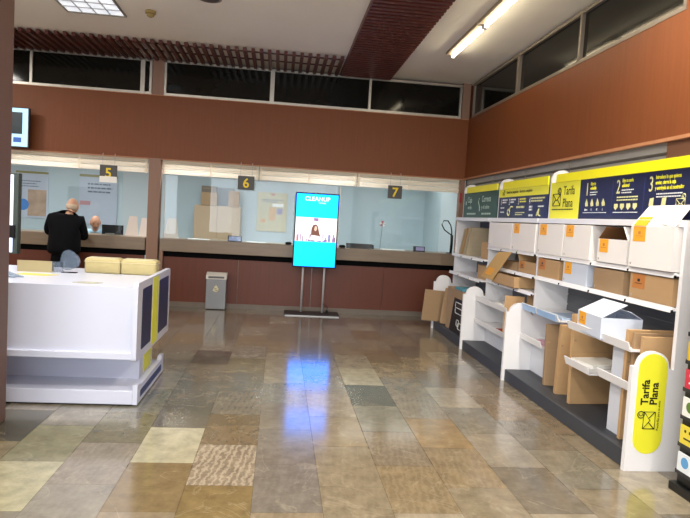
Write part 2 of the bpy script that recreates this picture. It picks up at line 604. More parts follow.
# ------------------------------------------------------------------ rolled white blinds over the counter
def white_blind(x0, x1, label):
    t = thing('white_blind', label, 'blind', ((x0 + x1) / 2, YB + 0.05, 2.02), 0, 'white blinds over the counter')
    h = (x1 - x0) / 2
    for k in range(3):
        z = 0.01 + k * 0.077
        MB().poly([(-h, 0.03, z), (-h, -0.015, z + 0.006), (-h, -0.028, z + 0.036), (-h, -0.015, z + 0.062), (-h, 0.03, z + 0.072)], (2 * h, 0, 0)).build('slat', BLIND, t)
    for x in (-h + 0.02, 0.0, h - 0.02):
        MB().box(x - 0.012, x + 0.012, -0.034, -0.028, 0, 0.23).build('cord_tape', BLIND, t)


white_blind(-6.2, -4.05, 'white slatted blind pulled up at the far left of counter 5')
white_blind(-4.03, -2.03, 'white slatted blind pulled up above the sign numbered 5')
white_blind(-1.81, -0.36, 'white slatted blind pulled up left of and behind the sign numbered 6')
white_blind(-0.34, 1.18, 'white slatted blind pulled up above the cyan screen')
white_blind(1.2, 2.84, 'white slatted blind pulled up above the sign numbered 7')

# ------------------------------------------------------------------ counter
def counter(x0, x1, label):
    cx = (x0 + x1) / 2
    h = (x1 - x0) / 2
    t = thing('service_counter', label, 'counter', (cx, YB, 0))
    MB().box(-h, h, -0.02, 0.62, 0.85, 1.04, bev=0.006).build('stone_top', STONE, t)
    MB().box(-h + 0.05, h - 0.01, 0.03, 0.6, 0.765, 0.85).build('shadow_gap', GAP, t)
    n = max(1, round(2 * h / 1.2))
    for k in range(n):
        a = -h + 0.05 + (2 * h - 0.06) * k / n
        b = -h + 0.05 + (2 * h - 0.06) * (k + 1) / n
        MB().box(a + 0.003, b - 0.003, 0.02, 0.06, 0.075, 0.765).build('wood_panel', LOWWOOD, t)
    MB().box(-h + 0.05, h - 0.01, 0.01, 0.06, 0, 0.075).build('kickboard', mat('kick_stone', '6f665c', 0.4, var=0.2), t)
    return t


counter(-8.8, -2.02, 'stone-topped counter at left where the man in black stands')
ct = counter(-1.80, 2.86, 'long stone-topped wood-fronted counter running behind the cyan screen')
MB().box(-2.33, -2.28, -0.03, 0.1, 0, 0.86).build('end_post', PILAS, ct)
GL = glass_mat('counter_glass', 0.03, (0.93, 0.97, 0.98, 1))


def screen(x0, x1, label):
    t = thing('counter_screen', label, 'glass screen', ((x0 + x1) / 2, YB + 0.16, 1.041), 0, 'clear screens on the counter')
    h = (x1 - x0) / 2
    MB().box(-h, h, 0, 0.008, 0, 0.975).build('pane', GL, t)
    MB().box(-h - 0.008, -h, -0.005, 0.013, 0, 0.975).build('edge_strip', ALU, t)
    return t


screen(-4.5, -2.42, 'clear screen standing on counter 5 in front of the clerk')
screen(-1.78, 0.9, 'clear screen standing on the counter below the number 6')
screen(0.95, 2.6, 'clear screen standing on the counter below the number 7')


def number_sign(n, x, z, w_, h_):
    t = thing('number_sign', 'grey hanging sign with yellow number %s' % n, 'sign', (x, YB - 0.045, z - h_ / 2), 0, 'numbered counter signs')
    MB().box(-w_ / 2, w_ / 2, 0, 0.02, 0, h_, bev=0.003).build('board', mat('sign_grey', '4a4946', 0.5), t)
    text('number', n, 0.20, mat('sign_yellow', 'f0d21e', 0.5), t, (0, -0.002, h_ / 2 - 0.07), align='CENTER', off=0.004)
    for s in (-1, 1):
        MB().tube([(s * w_ * 0.35, 0.01, h_), (s * w_ * 0.35, 0.01, 2.27 - z + h_ / 2), (s * w_ * 0.35, 0.06, 2.27 - z + h_ / 2)], 0.003, 6).build('hanging_wire', STEEL, t)
    return t


s5 = number_sign('5', -2.585, 1.985, 0.25, 0.23)
MB().box(-0.125, 0.125, -0.003, 0.012, -0.03, 0.06).build('lower_strip', PAPER, s5)
number_sign('6', -0.54, 1.965, 0.25, 0.21)
number_sign('7', 1.79, 1.972, 0.225, 0.205)

# ------------------------------------------------------------------ left column
t = MB().box(-2.5, -1.78, 3.5, 4.25, 0, ZC, bev=0.01).build('column', COLUMN)
t['kind'] = 'structure'
t.name = 'trim_6'

# ------------------------------------------------------------------ information screen on wall, left
ts = thing('wall_display', 'wall-hung display with pale blue edge beside the column, upper left', 'screen', (-4.2, YB - 0.2, 2.26))
MB().box(-0.5, 0.53, 0, 0.06, 0, 0.57, bev=0.005).build('casing', mat('display_edge', '20242a', 0.4), ts)
MB().box(-0.49, 0.515, -0.004, 0, 0.012, 0.558).build('screen_face', mat('pale_screen', 'a9d8ee', 0.4, emit=0.75), ts)
MB().box(-0.47, 0.44, -0.008, -0.004, 0.19, 0.50).build('picture', mat('dark_picture', '1c2a30', 0.3, emit=0.3), ts)
for k in range(5):
    MB().box(0.32 - k * 0.17, 0.43 - k * 0.17, -0.008, -0.004, 0.07, 0.14).build('icon', mat('blue_icon', '2b59a8', 0.4, emit=0.4), ts)
MB().box(-0.05, 0.05, 0.06, 0.2, 0.2, 0.4).build('bracket', BLACK, ts)

tt = thing('lit_totem', 'lit white advertising totem mostly hidden behind the left column', 'totem', (-3.5, 7.5, 0))
MB().box(-0.42, 0.44, 0.0, 0.10, 0.86, 1.81, bev=0.006).build('casing', mat('totem_casing', '47534f', 0.5), tt)
MB().box(-0.40, 0.385, -0.008, 0, 0.88, 1.79).build('lit_face', mat('totem_light', 'dfe9ff', 0.5, var=0.0, emit=1.3), tt)
MB().tube([(0, 0.05, 0.02), (0, 0.05, 0.86)], 0.04, 14).build('pole', BLACK, tt)
MB().box(-0.3, 0.3, -0.15, 0.25, 0, 0.02, bev=0.004).build('base', BLACK, tt)
MB().box(0.36, 0.42, -0.03, -0.008, 1.05, 1.20, bev=0.004).build('card_reader', BLACK, tt)

# ------------------------------------------------------------------ cyan screen on stand
st = thing('screen_stand', 'floor stand with dark base and two steel poles carrying the cyan screen', 'stand', (0.56, 9.2, 0))
MB().box(-0.42, 0.42, -0.14, 0.22, 0, 0.03, bev=0.006).build('base_plate', mat('stand_base', '2a2728', 0.4, 0.3), st)
MB().box(-0.41, 0.41, -0.145, -0.139, 0.002, 0.012).build('trim_strip', STEEL, st)
for x in (-0.16, 0.17):
    MB().tube([(x, 0.11, 0.03), (x, 0.11, 1.5)], 0.017, 14).build('pole', STEEL, st)
MB().box(0.22, 0.26, 0.05, 0.1, 0.03, 0.07, bev=0.004).build('cable_box', BLACK, st)
MB().tube([(0.24, 0.08, 0.07), (0.25, 0.09, 0.12), (0.21, 0.1, 0.15), (0.17, 0.1, 0.16)], 0.006, 6).build('cable', BLACK, st)
dv = thing('display_screen', 'tall portrait screen glowing cyan with a photo band across it', 'screen', (0.56, 9.25, 0.73))
MB().box(-0.332, 0.332, -0.04, 0.03, 0, 1.14, bev=0.006).build('bezel', BLACK, dv)
E_CY = mat('cyan_screen', '0080ff', 0.3, var=0.0, emit=4.4, spec=0.2)
MB().box(-0.315, 0.315, -0.044, -0.04, 0.02, 1.12).build('screen_face', E_CY, dv)
pb = MB().box(-0.315, 0.315, -0.047, -0.044, 0.40, 0.765).build('photo_band', mat('photo_backdrop', 'e6dede', 0.4, var=0.1, scale=(9, 1, 9), emit=1.0), dv)
ph = MB()
cols = ['f4f0ee', 'd9b9a8', '5a3b6e', '3b4f9a', '8f6f9c', '2d2440', 'c66a7a', '6a4030', '4a2f28', 'f6e6b0']
pm = [mat('photo_patch_' + 'abcdefghij'[i], c, 0.4, var=0.15, scale=(20, 1, 20), emit=0.75) for i, c in enumerate(cols)]
random.seed(5)
for k in range(34):
    x0 = -0.31 + 0.018 * k
    h_ = random.uniform(0.03, 0.12) * (1.0 if abs(x0) > 0.06 else 0.4)
    ph.box(x0, x0 + random.uniform(0.014, 0.018), -0.0485, -0.047, 0.402, 0.405 + h_, random.choice((0, 2, 3, 4, 5, 6, 0)))
for z in (0.55, 0.60, 0.68):
    ph.box(-0.31, 0.31, -0.0478, -0.047, z, z + 0.004, 1)
ph.box(-0.04, 0.03, -0.048, -0.047, 0.715, 0.76, 4)
ph.poly([(-0.075, -0.050, 0.47), (-0.07, -0.05, 0.60), (-0.045, -0.05, 0.655), (0.0, -0.05, 0.665), (0.03, -0.05, 0.63), (0.045, -0.05, 0.56), (0.07, -0.05, 0.48)], (0, 0.002, 0), 7)
ph.poly([(-0.03, -0.052, 0.58), (-0.022, -0.052, 0.63), (0.0, -0.052, 0.64), (0.015, -0.052, 0.62), (0.012, -0.052, 0.58), (-0.008, -0.052, 0.56)], (0, 0.002, 0), 1)
ph.poly([(-0.1, -0.053, 0.43), (-0.06, -0.053, 0.50), (0.04, -0.053, 0.49), (0.13, -0.053, 0.45), (0.13, -0.053, 0.42), (-0.1, -0.053, 0.42)], (0, 0.002, 0), 0)
ph.build('photo_figures', pm, dv)
WT = mat('white_screen_text', 'f2fdff', 0.4, var=0, emit=1.0)
text('screen_heading', 'CLEANUP', 0.088, WT, dv, (0.0, -0.046, 1.02), align='CENTER', off=0.001)
text('screen_subheading', 'campaign', 0.03, WT, dv, (0.02, -0.046, 0.985))

# ------------------------------------------------------------------ bin
bn = thing('waste_bin', 'grey metal waste bin with white lid against the counter', 'bin', (-0.91, 9.42, 0))
MB().box(-0.15, 0.15, -0.09, 0.06, 0.01, 0.47, bev=0.008).build('body', BINM, bn)
MB().poly([(-0.155, -0.1, 0.47), (-0.155, -0.1, 0.525), (-0.155, 0.0, 0.565), (-0.155, 0.065, 0.565), (-0.155, 0.065, 0.47)], (0.31, 0, 0)).build('lid', mat('bin_lid', 'd5d3cc', 0.4), bn)
MB().box(-0.12, 0.12, -0.104, -0.1, 0.485, 0.515).build('lid_slot', mat('bin_slot', '5b5d60', 0.5), bn)
m_ = MB()
m_.tube([(0.035 * math.cos(a * math.pi / 8), -0.094, 0.31 + 0.03 * math.sin(a * math.pi / 8)) for a in range(16)], 0.009, 8, closed=True)
m_.tube([(-0.045, -0.094, 0.295), (0.045, -0.094, 0.325)], 0.008, 8)
m_.box(-0.025, 0.025, -0.096, -0.09, 0.345, 0.36).box(-0.006, 0.006, -0.096, -0.09, 0.36, 0.38)
m_.build('post_horn_emblem', mat('cream_emblem', 'd9d3b0', 0.5), bn)
MB().box(-0.14, 0.14, -0.08, 0.05, 0, 0.01).build('foot', BLACK, bn)

# ------------------------------------------------------------------ white service desk (left)
DESKW = mat('desk_white', 'c6cbdc', 0.3, var=0.01)
dk = thing('service_desk', 'white laminate service desk with navy and yellow end panel', 'desk', (-1.0, 4.6, 0))
W2 = -3.4
MB().box(W2, -0.03, 0.0, 1.0, 0.012, 0.12, bev=0.006).build('plinth', DESKW, dk)
MB().box(W2, -0.06, 0.34, 0.82, 0.12, 0.40).build('recessed_base', DESKW, dk)
MB().box(W2, -0.03, -0.06, 1.18, 0.86, 0.905).build('worktop', DESKW, dk)
MB().box(W2, -0.03, -0.06, -0.03, 0.425, 0.86).build('front_panel', DESKW, dk)
MB().box(W2, -0.03, -0.085, 1.1, 0.375, 0.425, bev=0.004).build('lower_ledge', DESKW, dk)
MB().box(W2, -0.03, 1.10, 1.13, 0.43, 0.86).build('rear_panel', DESKW, dk)


def rrect(y0, y1, z0, z1, r):
    return arc(y1 - r, z1 - r, r, 0, 90, 6) + arc(y0 + r, z1 - r, r, 90, 180, 6) + arc(y0 + r, z0 + r, r, 180, 270, 6) + arc(y1 - r, z0 + r, r, 270, 360, 6)


def yz(mb, pts, x, d, mi=0):
    return mb.poly([(x, a, b) for a, b in pts], (d, 0, 0), mi)


yz(MB(), rrect(-0.09, 1.21, 0.355, 0.945, 0.035), -0.03, 0.035).build('end_panel', DESKW, dk)
yz(MB(), rrect(0.06, 0.40, 0.42, 0.885, 0.02), 0.005, 0.002).build('navy_graphic', NAVY, dk)
yz(MB(), rrect(0.70, 1.13, 0.42, 0.885, 0.02), 0.005, 0.002).build('navy_graphic', NAVY, dk)
yz(MB(), [(0.44, 0.375), (0.66, 0.375), (0.66, 0.93), (0.44, 0.93)], 0.005, 0.002).build('yellow_stripe', mat('desk_yellow', 'd8dc3c', 0.45), dk)
yz(MB(), [(0.48, 0.14), (0.76, 0.14), (0.76, 0.36), (0.48, 0.36)], -0.06, 0.004).build('lower_yellow_stripe', mat('desk_yellow', 'd8dc3c', 0.45), dk)
yz(MB(), [(0.0, 0.012), (1.02, 0.012), (1.02, 0.17), (0.94, 0.17), (0.90, 0.14), (0.12, 0.14), (0.07, 0.16), (0.0, 0.16)], -0.03, 0.035).build('plinth_end', DESKW, dk)
yz(MB(), rrect(0.1, 0.92, 0.045, 0.10, 0.01), 0.005, 0.002).build('navy_strip', NAVY, dk)
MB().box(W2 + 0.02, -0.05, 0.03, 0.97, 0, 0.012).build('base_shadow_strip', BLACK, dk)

ZD = 0.905


def bundle(x, label):
    t = thing('foam_bundle', label, 'bundle', (x, 5.5, ZD), 0, 'cream bundles on the desk')
    m = MB().box(-0.15, 0.15, -0.09, 0.09, 0, 0.128, bev=0.018)
    m.build('pad', CREAM, t, smooth=True)
    MB().box(-0.152, 0.152, -0.092, 0.092, 0.10, 0.104).box(-0.135, 0.12, -0.075, 0.075, 0.12, 0.133).build('wrapping', mat('clear_wrap', 'd3c9a0', 0.3, var=0.1, scale=(20, 20, 20)), t)
    return t


bundle(-1.505, 'left cream wrapped bundle standing on the white desk')
bundle(-1.20, 'right cream wrapped bundle standing on the white desk near its end')
lh = thing('card_holder', 'low cream cardboard holder on the white desk', 'holder', (-2.02, 5.3, ZD), R(4))
MB().box(-0.135, 0.135, 0.0, 0.008, 0, 0.095).build('front', mat('holder_card', 'b0a47c', 0.7), lh)
MB().box(-0.135, 0.135, 0.008, 0.07, 0, 0.008).box(-0.135, 0.135, 0.062, 0.07, 0, 0.075).build('tray', mat('holder_card', 'b0a47c', 0.7), lh)
SMOKE = mat('smoky_acrylic', '77889c', 0.15)
SMOKE.node_tree.nodes['Principled BSDF'].inputs['Alpha'].default_value = 0.42
ac = thing('acrylic_sign', 'clear smoky acrylic stand with rounded lobes on the white desk', 'stand', (-1.76, 5.36, ZD))
pts = []
for k in range(48):
    a = 2 * math.pi * k / 48
    r = 0.085 * (1 + 0.09 * math.cos(3 * a + 0.4))
    pts.append((r * math.cos(a) * 0.95, 0.0, 0.105 + r * math.sin(a)))
MB().poly(pts, (0, 0.008, 0)).build('plate', SMOKE, ac)
MB().box(-0.2, -0.05, 0.0, 0.008, 0.0, 0.09).build('wing', SMOKE, ac)
MB().box(-0.06, 0.06, -0.02, 0.03, 0, 0.006).build('foot', BLACK, ac)
tag(MB().poly([(-0.15, -0.05, 0), (0.09, -0.07, 0), (0.16, 0.04, 0), (-0.12, 0.06, 0)], (0, 0, 0.003)).build('yellow_leaflet', mat('yellow_paper', 'd2c85c', 0.6), None, (-1.93, 5.12, ZD)), 'yellow leaflet lying flat on the white desk', 'leaflet')
tag(MB().poly([(-0.1, -0.02, 0), (0.05, -0.05, 0), (0.11, 0.03, 0.002), (-0.05, 0.05, 0)], (0, 0, 0.004)).build('leaflet', mat('grey_print_paper', 'a8a898', 0.6, var=0.5, scale=(30, 30, 1)), None, (-1.42, 4.72, ZD)), 'small grey printed leaflet at the front edge of the desk', 'leaflet')
bg = MB()
for (a, b, c) in ((-0.08, 0.0, 0.02), (-0.02, 0.02, 0.03), (0.05, -0.01, 0.018), (0.0, -0.04, 0.015)):
    bg.tube([(a - 0.05, b, 0.004 + c / 2), (a, b + 0.01, 0.004 + c * 0.7), (a + 0.05, b - 0.01, 0.003 + c / 2)], [c * 0.4, c * 0.6, c * 0.35], 8)
tag(bg.build('plastic_bag', mat('bluish_plastic', '8fa0b4', 0.25, var=0.3, scale=(30, 30, 30)), None, (-2.02, 4.85, ZD)), 'crumpled bluish plastic bag on the desk beside the column', 'bag')


# ------------------------------------------------------------------ shelving bays
H = R(-90)
PX0 = 2.265       # front plane of the shelving


def side_profile():
    p = [(0, 0), (0, 0.68), (0.03, 0.682)]
    p += [(0.14 + 0.107 * math.cos(R(a)), 0.682 + 0.095 * math.sin(R(a))) for a in range(172, 7, -15)]
    p += [(0.25, 0.672), (0.28, 0.662), (0.28, 1.62), (0.36, 1.62), (0.36, 1.99)]
    p += [(0.465 + 0.105 * math.cos(R(a)), 2.0 + 0.1 * math.sin(R(a))) for a in range(180, -1, -15)]
    p += [(0.57, 1.62), (0.63, 1.62), (0.63, 0)]
    return p


def side_panel(root, x):
    return yz(MB(), side_profile(), x - 0.017, 0.034).build('side_panel', WHITE, root)


def shelf(root, x0, x1, z, y0=0.265, rails=3, y1=0.615):
    s = MB().box(x0, x1, y0, y1, z - 0.018, z).build('shelf', WHITE, root)
    n = rails
    for k in range(n):
        a = x0 + (x1 - x0) * k / n + 0.006
        b = x0 + (x1 - x0) * (k + 1) / n - 0.006
        MB().poly([(a, y0 - 0.002, z + 0.006), (a, y0 - 0.014, z - 0.03), (a, y0 - 0.008, z - 0.03), (a, y0 + 0.004, z + 0.006)], (b - a, 0, 0)).build('price_rail', WHITE, s)
        MB().box(b - 0.002, b + 0.006, y0 - 0.016, y0 - 0.004, z - 0.03, z - 0.012).build('rail_clip', BLACK, s)
    return s


def tray(root, x0, x1, z, y0=0.06, y1=0.60, tint=None):
    t = MB().box(x0, x1, y0, y1, z - 0.012, z).build('tray', WHITE, root)
    MB().poly([(x0, y0, z - 0.012), (x0, y0 - 0.02, z + 0.05), (x0, y0 - 0.014, z + 0.052), (x0, y0 + 0.006, z)], (x1 - x0, 0, 0)).build('tray_lip', tint or WHITE, t)
    return t


def riser(root, x0, x1, z0, z1, y=0.2):
    MB().box(x0, x1, y, y + 0.015, z0, z1).build('riser_panel', mat('riser_white', 'cfd3dc', 0.4), root)


def bay(y_near, y_far, label):
    t = thing('shelving_bay', label, 'shelving', (PX0, (y_near + y_far) / 2, 0), H)
    h = (y_far - y_near) / 2
    MB().box(-h + 0.018, h - 0.018, 0.025, 0.63, 0, 0.115, bev=0.004).build('plinth', GREYP, t)
    m = MB().box(-h + 0.018, h - 0.018, 0.618, 0.63, 0.115, 1.58)
    z = 0.2
    while z < 1.5:
        m.box(-h + 0.02, h - 0.02, 0.612, 0.619, z, z + 0.085)
        z += 0.1
    m.build('back_panel', SLATB, t)
    side_panel(t, h)
    s = MB().box(-h + 0.018, h - 0.018, 0.255, 0.63, 1.575, 1.62).build('header_shelf', WHITE, t)
    return t, h


# near bay
b1, h1 = bay(3.56, 5.70, 'nearest and widest shelving bay, with yellow end panel and three printed steps above')
shelf(b1, -h1 + 0.018, h1 - 0.018, 1.278, rails=4)
shelf(b1, -h1 + 0.018, h1 - 0.018, 1.055, rails=4)
LB = mat('light_blue_label', '9dc0ea', 0.4, var=0.25, scale=(2, 2, 30))
tray(b1, -1.05, -0.72, 0.735, 0.165)
tray(b1, -0.71, -0.29, 0.735, 0.165)
tray(b1, -1.05, -0.58, 0.44, 0.165)
tray(b1, 0.10, 0.47, 0.47)
tray(b1, 0.10, 0.50, 0.755)
tray(b1, 0.52, 0.95, 0.755)
tray(b1, 0.60, 0.98, 0.50)
riser(b1, -1.05, -0.60, 0.116, 0.427, 0.28)
riser(b1, 0.62, 0.86, 0.116, 0.48, 0.14)
riser(b1, 0.62, 0.78, 0.51, 0.74, 0.14)
for (a, b, z) in ((-1.03, -0.74, 0.735), (-0.69, -0.31, 0.735)):
    MB().poly([(a, 0.152, z - 0.012), (a, 0.138, z + 0.045), (a, 0.143, z + 0.046), (a, 0.157, z - 0.012)], (b - a, 0, 0)).build('tray_label', LB, b1)
# yellow pill on near end panel
pill = [(0.14 + 0.098 * math.cos(R(a)), 0.67 + 0.095 * math.sin(R(a))) for a in range(180, -1, -12)] + [(0.14 + 0.098 * math.cos(R(a)), 0.215 + 0.1 * math.sin(R(a))) for a in range(0, -181, -12)]
pl = yz(MB(), pill, h1 + 0.017, 0.003).build('yellow_pill', YEL, b1)
xe = h1 + 0.021
rot_up = Matrix(((0, 0, 1), (0, 0, 0), (0, 0, 0)))


def up_text(name, body, size, y, z, off=0.0, m=INK):
    # reads bottom to top on the +x face of the bay (faces the viewer): letter-right = +z, letter-up = -y
    mt = Matrix(((0, 0, 1), (0, -1, 0), (1, 0, 0)))
    o = text(name, body, size, m, pl, (xe, y, z), rot=mt.to_euler(), off=off)
    return o


up_text('lettering', 'Tarifa', 0.070, 0.122, 0.435, 0.0018)
up_text('lettering', 'Plana', 0.070, 0.182, 0.435, 0.0018)
up_text('small_lettering', 'Precio fijo para tu envío', 0.02, 0.207, 0.27, 0.0)


def envelope(parent, org, ex, ey, s, m):
    """flat drawn envelope with a coin badge; ex, ey in-plane unit vectors"""
    ex, ey = Vector(ex), Vector(ey)
    n = ex.cross(ey)
    P = lambda a, b: Vector(org) + ex * a * s + ey * b * s
    mb = MB()
    r = 0.03 * s
    for path in ([(0, 0), (1, 0), (1, .72), (0, .72), (0, 0)], [(0, .70), (.5, .3), (1, .70)], [(0, .02), (.38, .38)], [(1, .02), (.62, .38)]):
        mb.tube([P(a, b) for a, b in path], r, 4)
    mb.tube([P(0.82 + 0.2 * math.cos(k * math.pi / 7), 0.88 + 0.2 * math.sin(k * math.pi / 7)) for k in range(14)], r, 4, closed=True)
    mb.tube([P(0.9, 0.96), P(0.82, 1.0), P(0.75, 0.9), P(0.8, 0.78), P(0.9, 0.8)], r * 0.8, 4)
    return mb.build('envelope_icon', m, parent)


# the icon also stands rotated on the pill
envelope(pl, (xe, 0.18, 0.28), (0, 0, 1), (0, -1, 0), 0.11, INK)


# header signs ------------------------------------------------------
def bars(x0, widths, z, dz, t, m, parent, y, name='small_print'):
    mb = MB()
    for k, w_ in enumerate(widths):
        x = x0
        random.seed(int(abs(x0) * 1000) + k)
        while x < x0 + w_:
            l = min(random.uniform(1.2, 3.5) * t, x0 + w_ - x)
            mb.box(x, x + l, y - 0.0008, y, z - k * dz, z - k * dz + t)
            x += l + t * 0.5
    return mb.build(name, m, parent)


def plate(name, x0, x1, z0, z1, y, m, parent, th=0.012):
    return MB().box(x0, x1, y, y + th, z0, z1).build(name, m, parent)


YS = 0.352
hs = plate('header_sign', -h1 + 0.03, h1 - 0.02, 1.62, 1.968, YS, NAVY, b1)
plate('yellow_panel', -h1 + 0.03, -h1 + 0.60, 1.62, 1.967, YS - 0.003, YEL, hs, 0.003)
MB().poly([(-h1 + 0.15, YS - 0.016, 1.966), (-h1 + 0.15, YS - 0.016, 2.042), (h1 - 0.02, YS - 0.016, 2.042), (h1 - 0.02, YS - 0.016, 1.966)], (0, 0.016, 0)).build('yellow_strip', YELB, hs)
y_ = YS - 0.0045
text('lettering', 'Tarifa\nPlana', 0.115, INK, hs, (-h1 + 0.295, y_, 1.845), off=0.0, line=0.98, squeeze=0.82)
envelope(hs, (-h1 + 0.09, y_, 1.745), (1, 0, 0), (0, 0, 1), 0.155, INK)
bars(-h1 + 0.08, (0.42,), 1.705, 0.02, 0.010, INK, hs, y_)
y_ = YS - 0.0012
for n, x, lines in (('1', -h1 + 0.70, 'Elige tu\nembalaje'), ('2', -h1 + 1.18, 'Elige tu envío\nadicional'), ('3', -h1 + 1.60, 'Introduce lo que quieras\nenviar, cierra la caja\ny entrégala en el mostrador')):
    text('step_number', n, 0.155, PALEINK, hs, (x, y_, 1.825), squeeze=0.75)
    text('lettering', lines, 0.038, YEL, hs, (x + 0.08, y_, 1.91), off=0.0008, squeeze=0.72)
bars(-h1 + 0.78, (0.12, 0.1), 1.845, 0.02, 0.008, WHITEINK, hs, y_)
bars(-h1 + 1.26, (0.16, 0.13), 1.845, 0.02, 0.008, WHITEINK, hs, y_)
bars(-h1 + 1.70, (0.28, 0.26), 1.80, 0.02, 0.008, WHITEINK, hs, y_)
for k in range(4):
    x = -h1 + 0.71 + 0.09 * k
    MB().poly([(x, y_, 1.755), (x + 0.02, y_, 1.795), (x + 0.045, y_, 1.76), (x + 0.05, y_, 1.735), (x + 0.01, y_, 1.73)], (0, -0.001, 0)).build('parcel_icon', PALEINK, hs)
    text('icon_caption', ('Sobre', 'S', 'M', 'L')[k], 0.026, WHITEINK, hs, (x + 0.02, y_, 1.695), align='CENTER', squeeze=0.8)
bars(-h1 + 0.68, (0.38,), 1.675, 0.02, 0.005, WHITEINK, hs, y_)
bars(-h1 + 1.20, (0.28, 0.28), 1.79, 0.022, 0.010, PALEINK, hs, y_)
for k in range(4):
    x = -h1 + 1.17 + 0.085 * k
    MB().poly([(x, y_, 1.745), (x + 0.05, y_, 1.745), (x + 0.055, y_, 1.72), (x + 0.025, y_, 1.695), (x, y_, 1.715)], (0, -0.001, 0)).build('option_icon', PALEINK, hs)
bars(-h1 + 1.16, (0.33,), 1.675, 0.02, 0.006, WHITEINK, hs, y_)
for x in (-h1 + 1.13, -h1 + 1.55):
    MB().box(x, x + 0.003, y_ - 0.0006, y_, 1.66, 1.93).build('divider_line', mat('blue_line', '47508a', 0.5), hs)
for k, x in enumerate((1.62, 1.76)):
    MB().poly([(-h1 + x, y_, 1.72), (-h1 + x + 0.05, y_, 1.72), (-h1 + x + 0.055, y_, 1.78), (-h1 + x + 0.01, y_, 1.775)], (0, -0.001, 0)).build('parcel_icon', PALEINK, hs)
envelope(hs, (-h1 + 1.92, y_, 1.70), (1, 0, 0), (0, 0, 1), 0.09, PALEINK)

# middle bay
b2, h2 = bay(5.70, 7.10, 'middle shelving bay under the navy sign with a yellow heading')
shelf(b2, -h2 + 0.018, h2 - 0.018, 1.275, rails=3)
shelf(b2, -h2 + 0.018, h2 - 0.018, 1.05, rails=3)
shelf(b2, -h2 + 0.018, h2 - 0.018, 0.878, rails=3)
tray(b2, -0.68, -0.20, 0.62, 0.165)
tray(b2, -0.19, 0.32, 0.62, 0.165)
tray(b2, -0.68, -0.20, 0.35, 0.165)
tray(b2, -0.19, 0.32, 0.35, 0.165)
riser(b2, -0.68, 0.3, 0.116, 0.338, 0.3)
hs = plate('header_sign', -h2 + 0.03, h2 - 0.03, 1.62, 1.958, YS, NAVY, b2)
plate('yellow_panel', -h2 + 0.03, h2 - 0.03, 1.865, 1.957, YS - 0.003, YEL, hs, 0.003)
plate('yellow_strip', -h2 + 0.16, h2 - 0.03, 1.957, 2.042, YS - 0.016, YELB, hs, 0.016)
text('lettering', 'Envía tus paquetes · Servicio completo', 0.046, INK, hs, (-h2 + 0.27, YS - 0.0045, 1.905), squeeze=1.0)
envelope(hs, (-h2 + 0.15, YS - 0.0045, 1.885), (1, 0, 0), (0, 0, 1), 0.06, INK)
for k in range(4):
    x = (-h2 + 0.10, -h2 + 0.35, -h2 + 0.62, -h2 + 0.92)[k]
    text('step_number', '1234'[k], 0.10, WHITEINK, hs, (x, y_, 1.775), squeeze=0.6)
    bars(x + 0.05, ((0.15, 0.12), (0.15, 0.1), (0.16, 0.17), (0.33, 0.28))[k], 1.825, 0.028, 0.016, (WHITEINK, WHITEINK, YEL, PALEINK)[k], hs, y_)
bars(-h2 + 0.1, (0.12, 0, 0.12), 1.735, 0.025, 0.014, WHITEINK, hs, y_)
bars(-h2 + 0.58, (0.22,), 1.735, 0.03, 0.022, PALEINK, hs, y_)
bars(-h2 + 0.56, (0.26, 0.2), 1.68, 0.022, 0.01, PALEINK, hs, y_)
MB().tube([(-h2 + 0.36 + 0.035 * math.cos(k * math.pi / 6), y_, 1.69 + 0.035 * math.sin(k * math.pi / 6)) for k in range(12)], 0.007, 5, closed=True).tube([(-h2 + 0.37, y_, 1.71), (-h2 + 0.42, y_, 1.755), (-h2 + 0.47, y_, 1.75)], 0.008, 5).build('hand_icon', PALEINK, hs)
bars(-h2 + 0.93, (0.08, 0.08, 0, 0.1), 1.735, 0.03, 0.02, WHITEINK, hs, y_)
bars(-h2 + 1.15, (0.14,), 1.74, 0.03, 0.014, WHITEINK, hs, y_)
MB().tube([(-h2 + 1.13, y_, 1.65), (-h2 + 1.15, y_, 1.69), (-h2 + 1.18, y_, 1.72), (-h2 + 1.17, y_, 1.66), (-h2 + 1.22, y_, 1.65)], 0.008, 5).build('bird_icon', PALEINK, hs)

# far bay
b3, h3 = bay(7.10, 8.50, 'farthest shelving bay under the green sign, beside the counter')
side_panel(b3, -h3)
shelf(b3, -h3 + 0.018, h3 - 0.018, 1.105, y0=0.24, rails=3)
shelf(b3, -h3 + 0.018, h3 - 0.018, 0.85, y0=0.215, rails=3)
hs = plate('header_sign', -h3 + 0.03, h3 - 0.03, 1.62, 1.963, YS, GREEN, b3)
plate('yellow_strip', -h3 + 0.18, h3 - 0.03, 1.962, 2.042, YS - 0.016, YELB, hs, 0.016)
GI = mat('green_white_ink', 'b9cdbf', 0.5)
text('lettering', 'Caja', 0.115, GI, hs, (-h3 + 0.20, y_, 1.83), squeeze=0.95)
text('lettering', 'Correos', 0.115, GI, hs, (-h3 + 0.80, y_, 1.83), squeeze=0.85)
bars(-h3 + 0.12, (0.04,), 1.80, 0.02, 0.05, GI, hs, y_)
text('lettering', 'verde', 0.075, GI, hs, (-h3 + 0.22, y_, 1.74), squeeze=1.0)
text('lettering', 'y el sobre', 0.075, GI, hs, (-h3 + 0.80, y_, 1.74), squeeze=1.0)
bars(-h3 + 0.20, (0.38,), 1.665, 0.03, 0.022, GI, hs, y_)
bars(-h3 + 0.82, (0.34,), 1.665, 0.03, 0.022, GI, hs, y_)
MB().tube([(-h3 + 0.70, y_, 1.88), (-h3 + 0.67, y_, 1.84), (-h3 + 0.70, y_, 1.80), (-h3 + 0.73, y_, 1.76), (-h3 + 0.73, y_, 1.71)], 0.006, 5).build('leaf_icon', GI, hs)


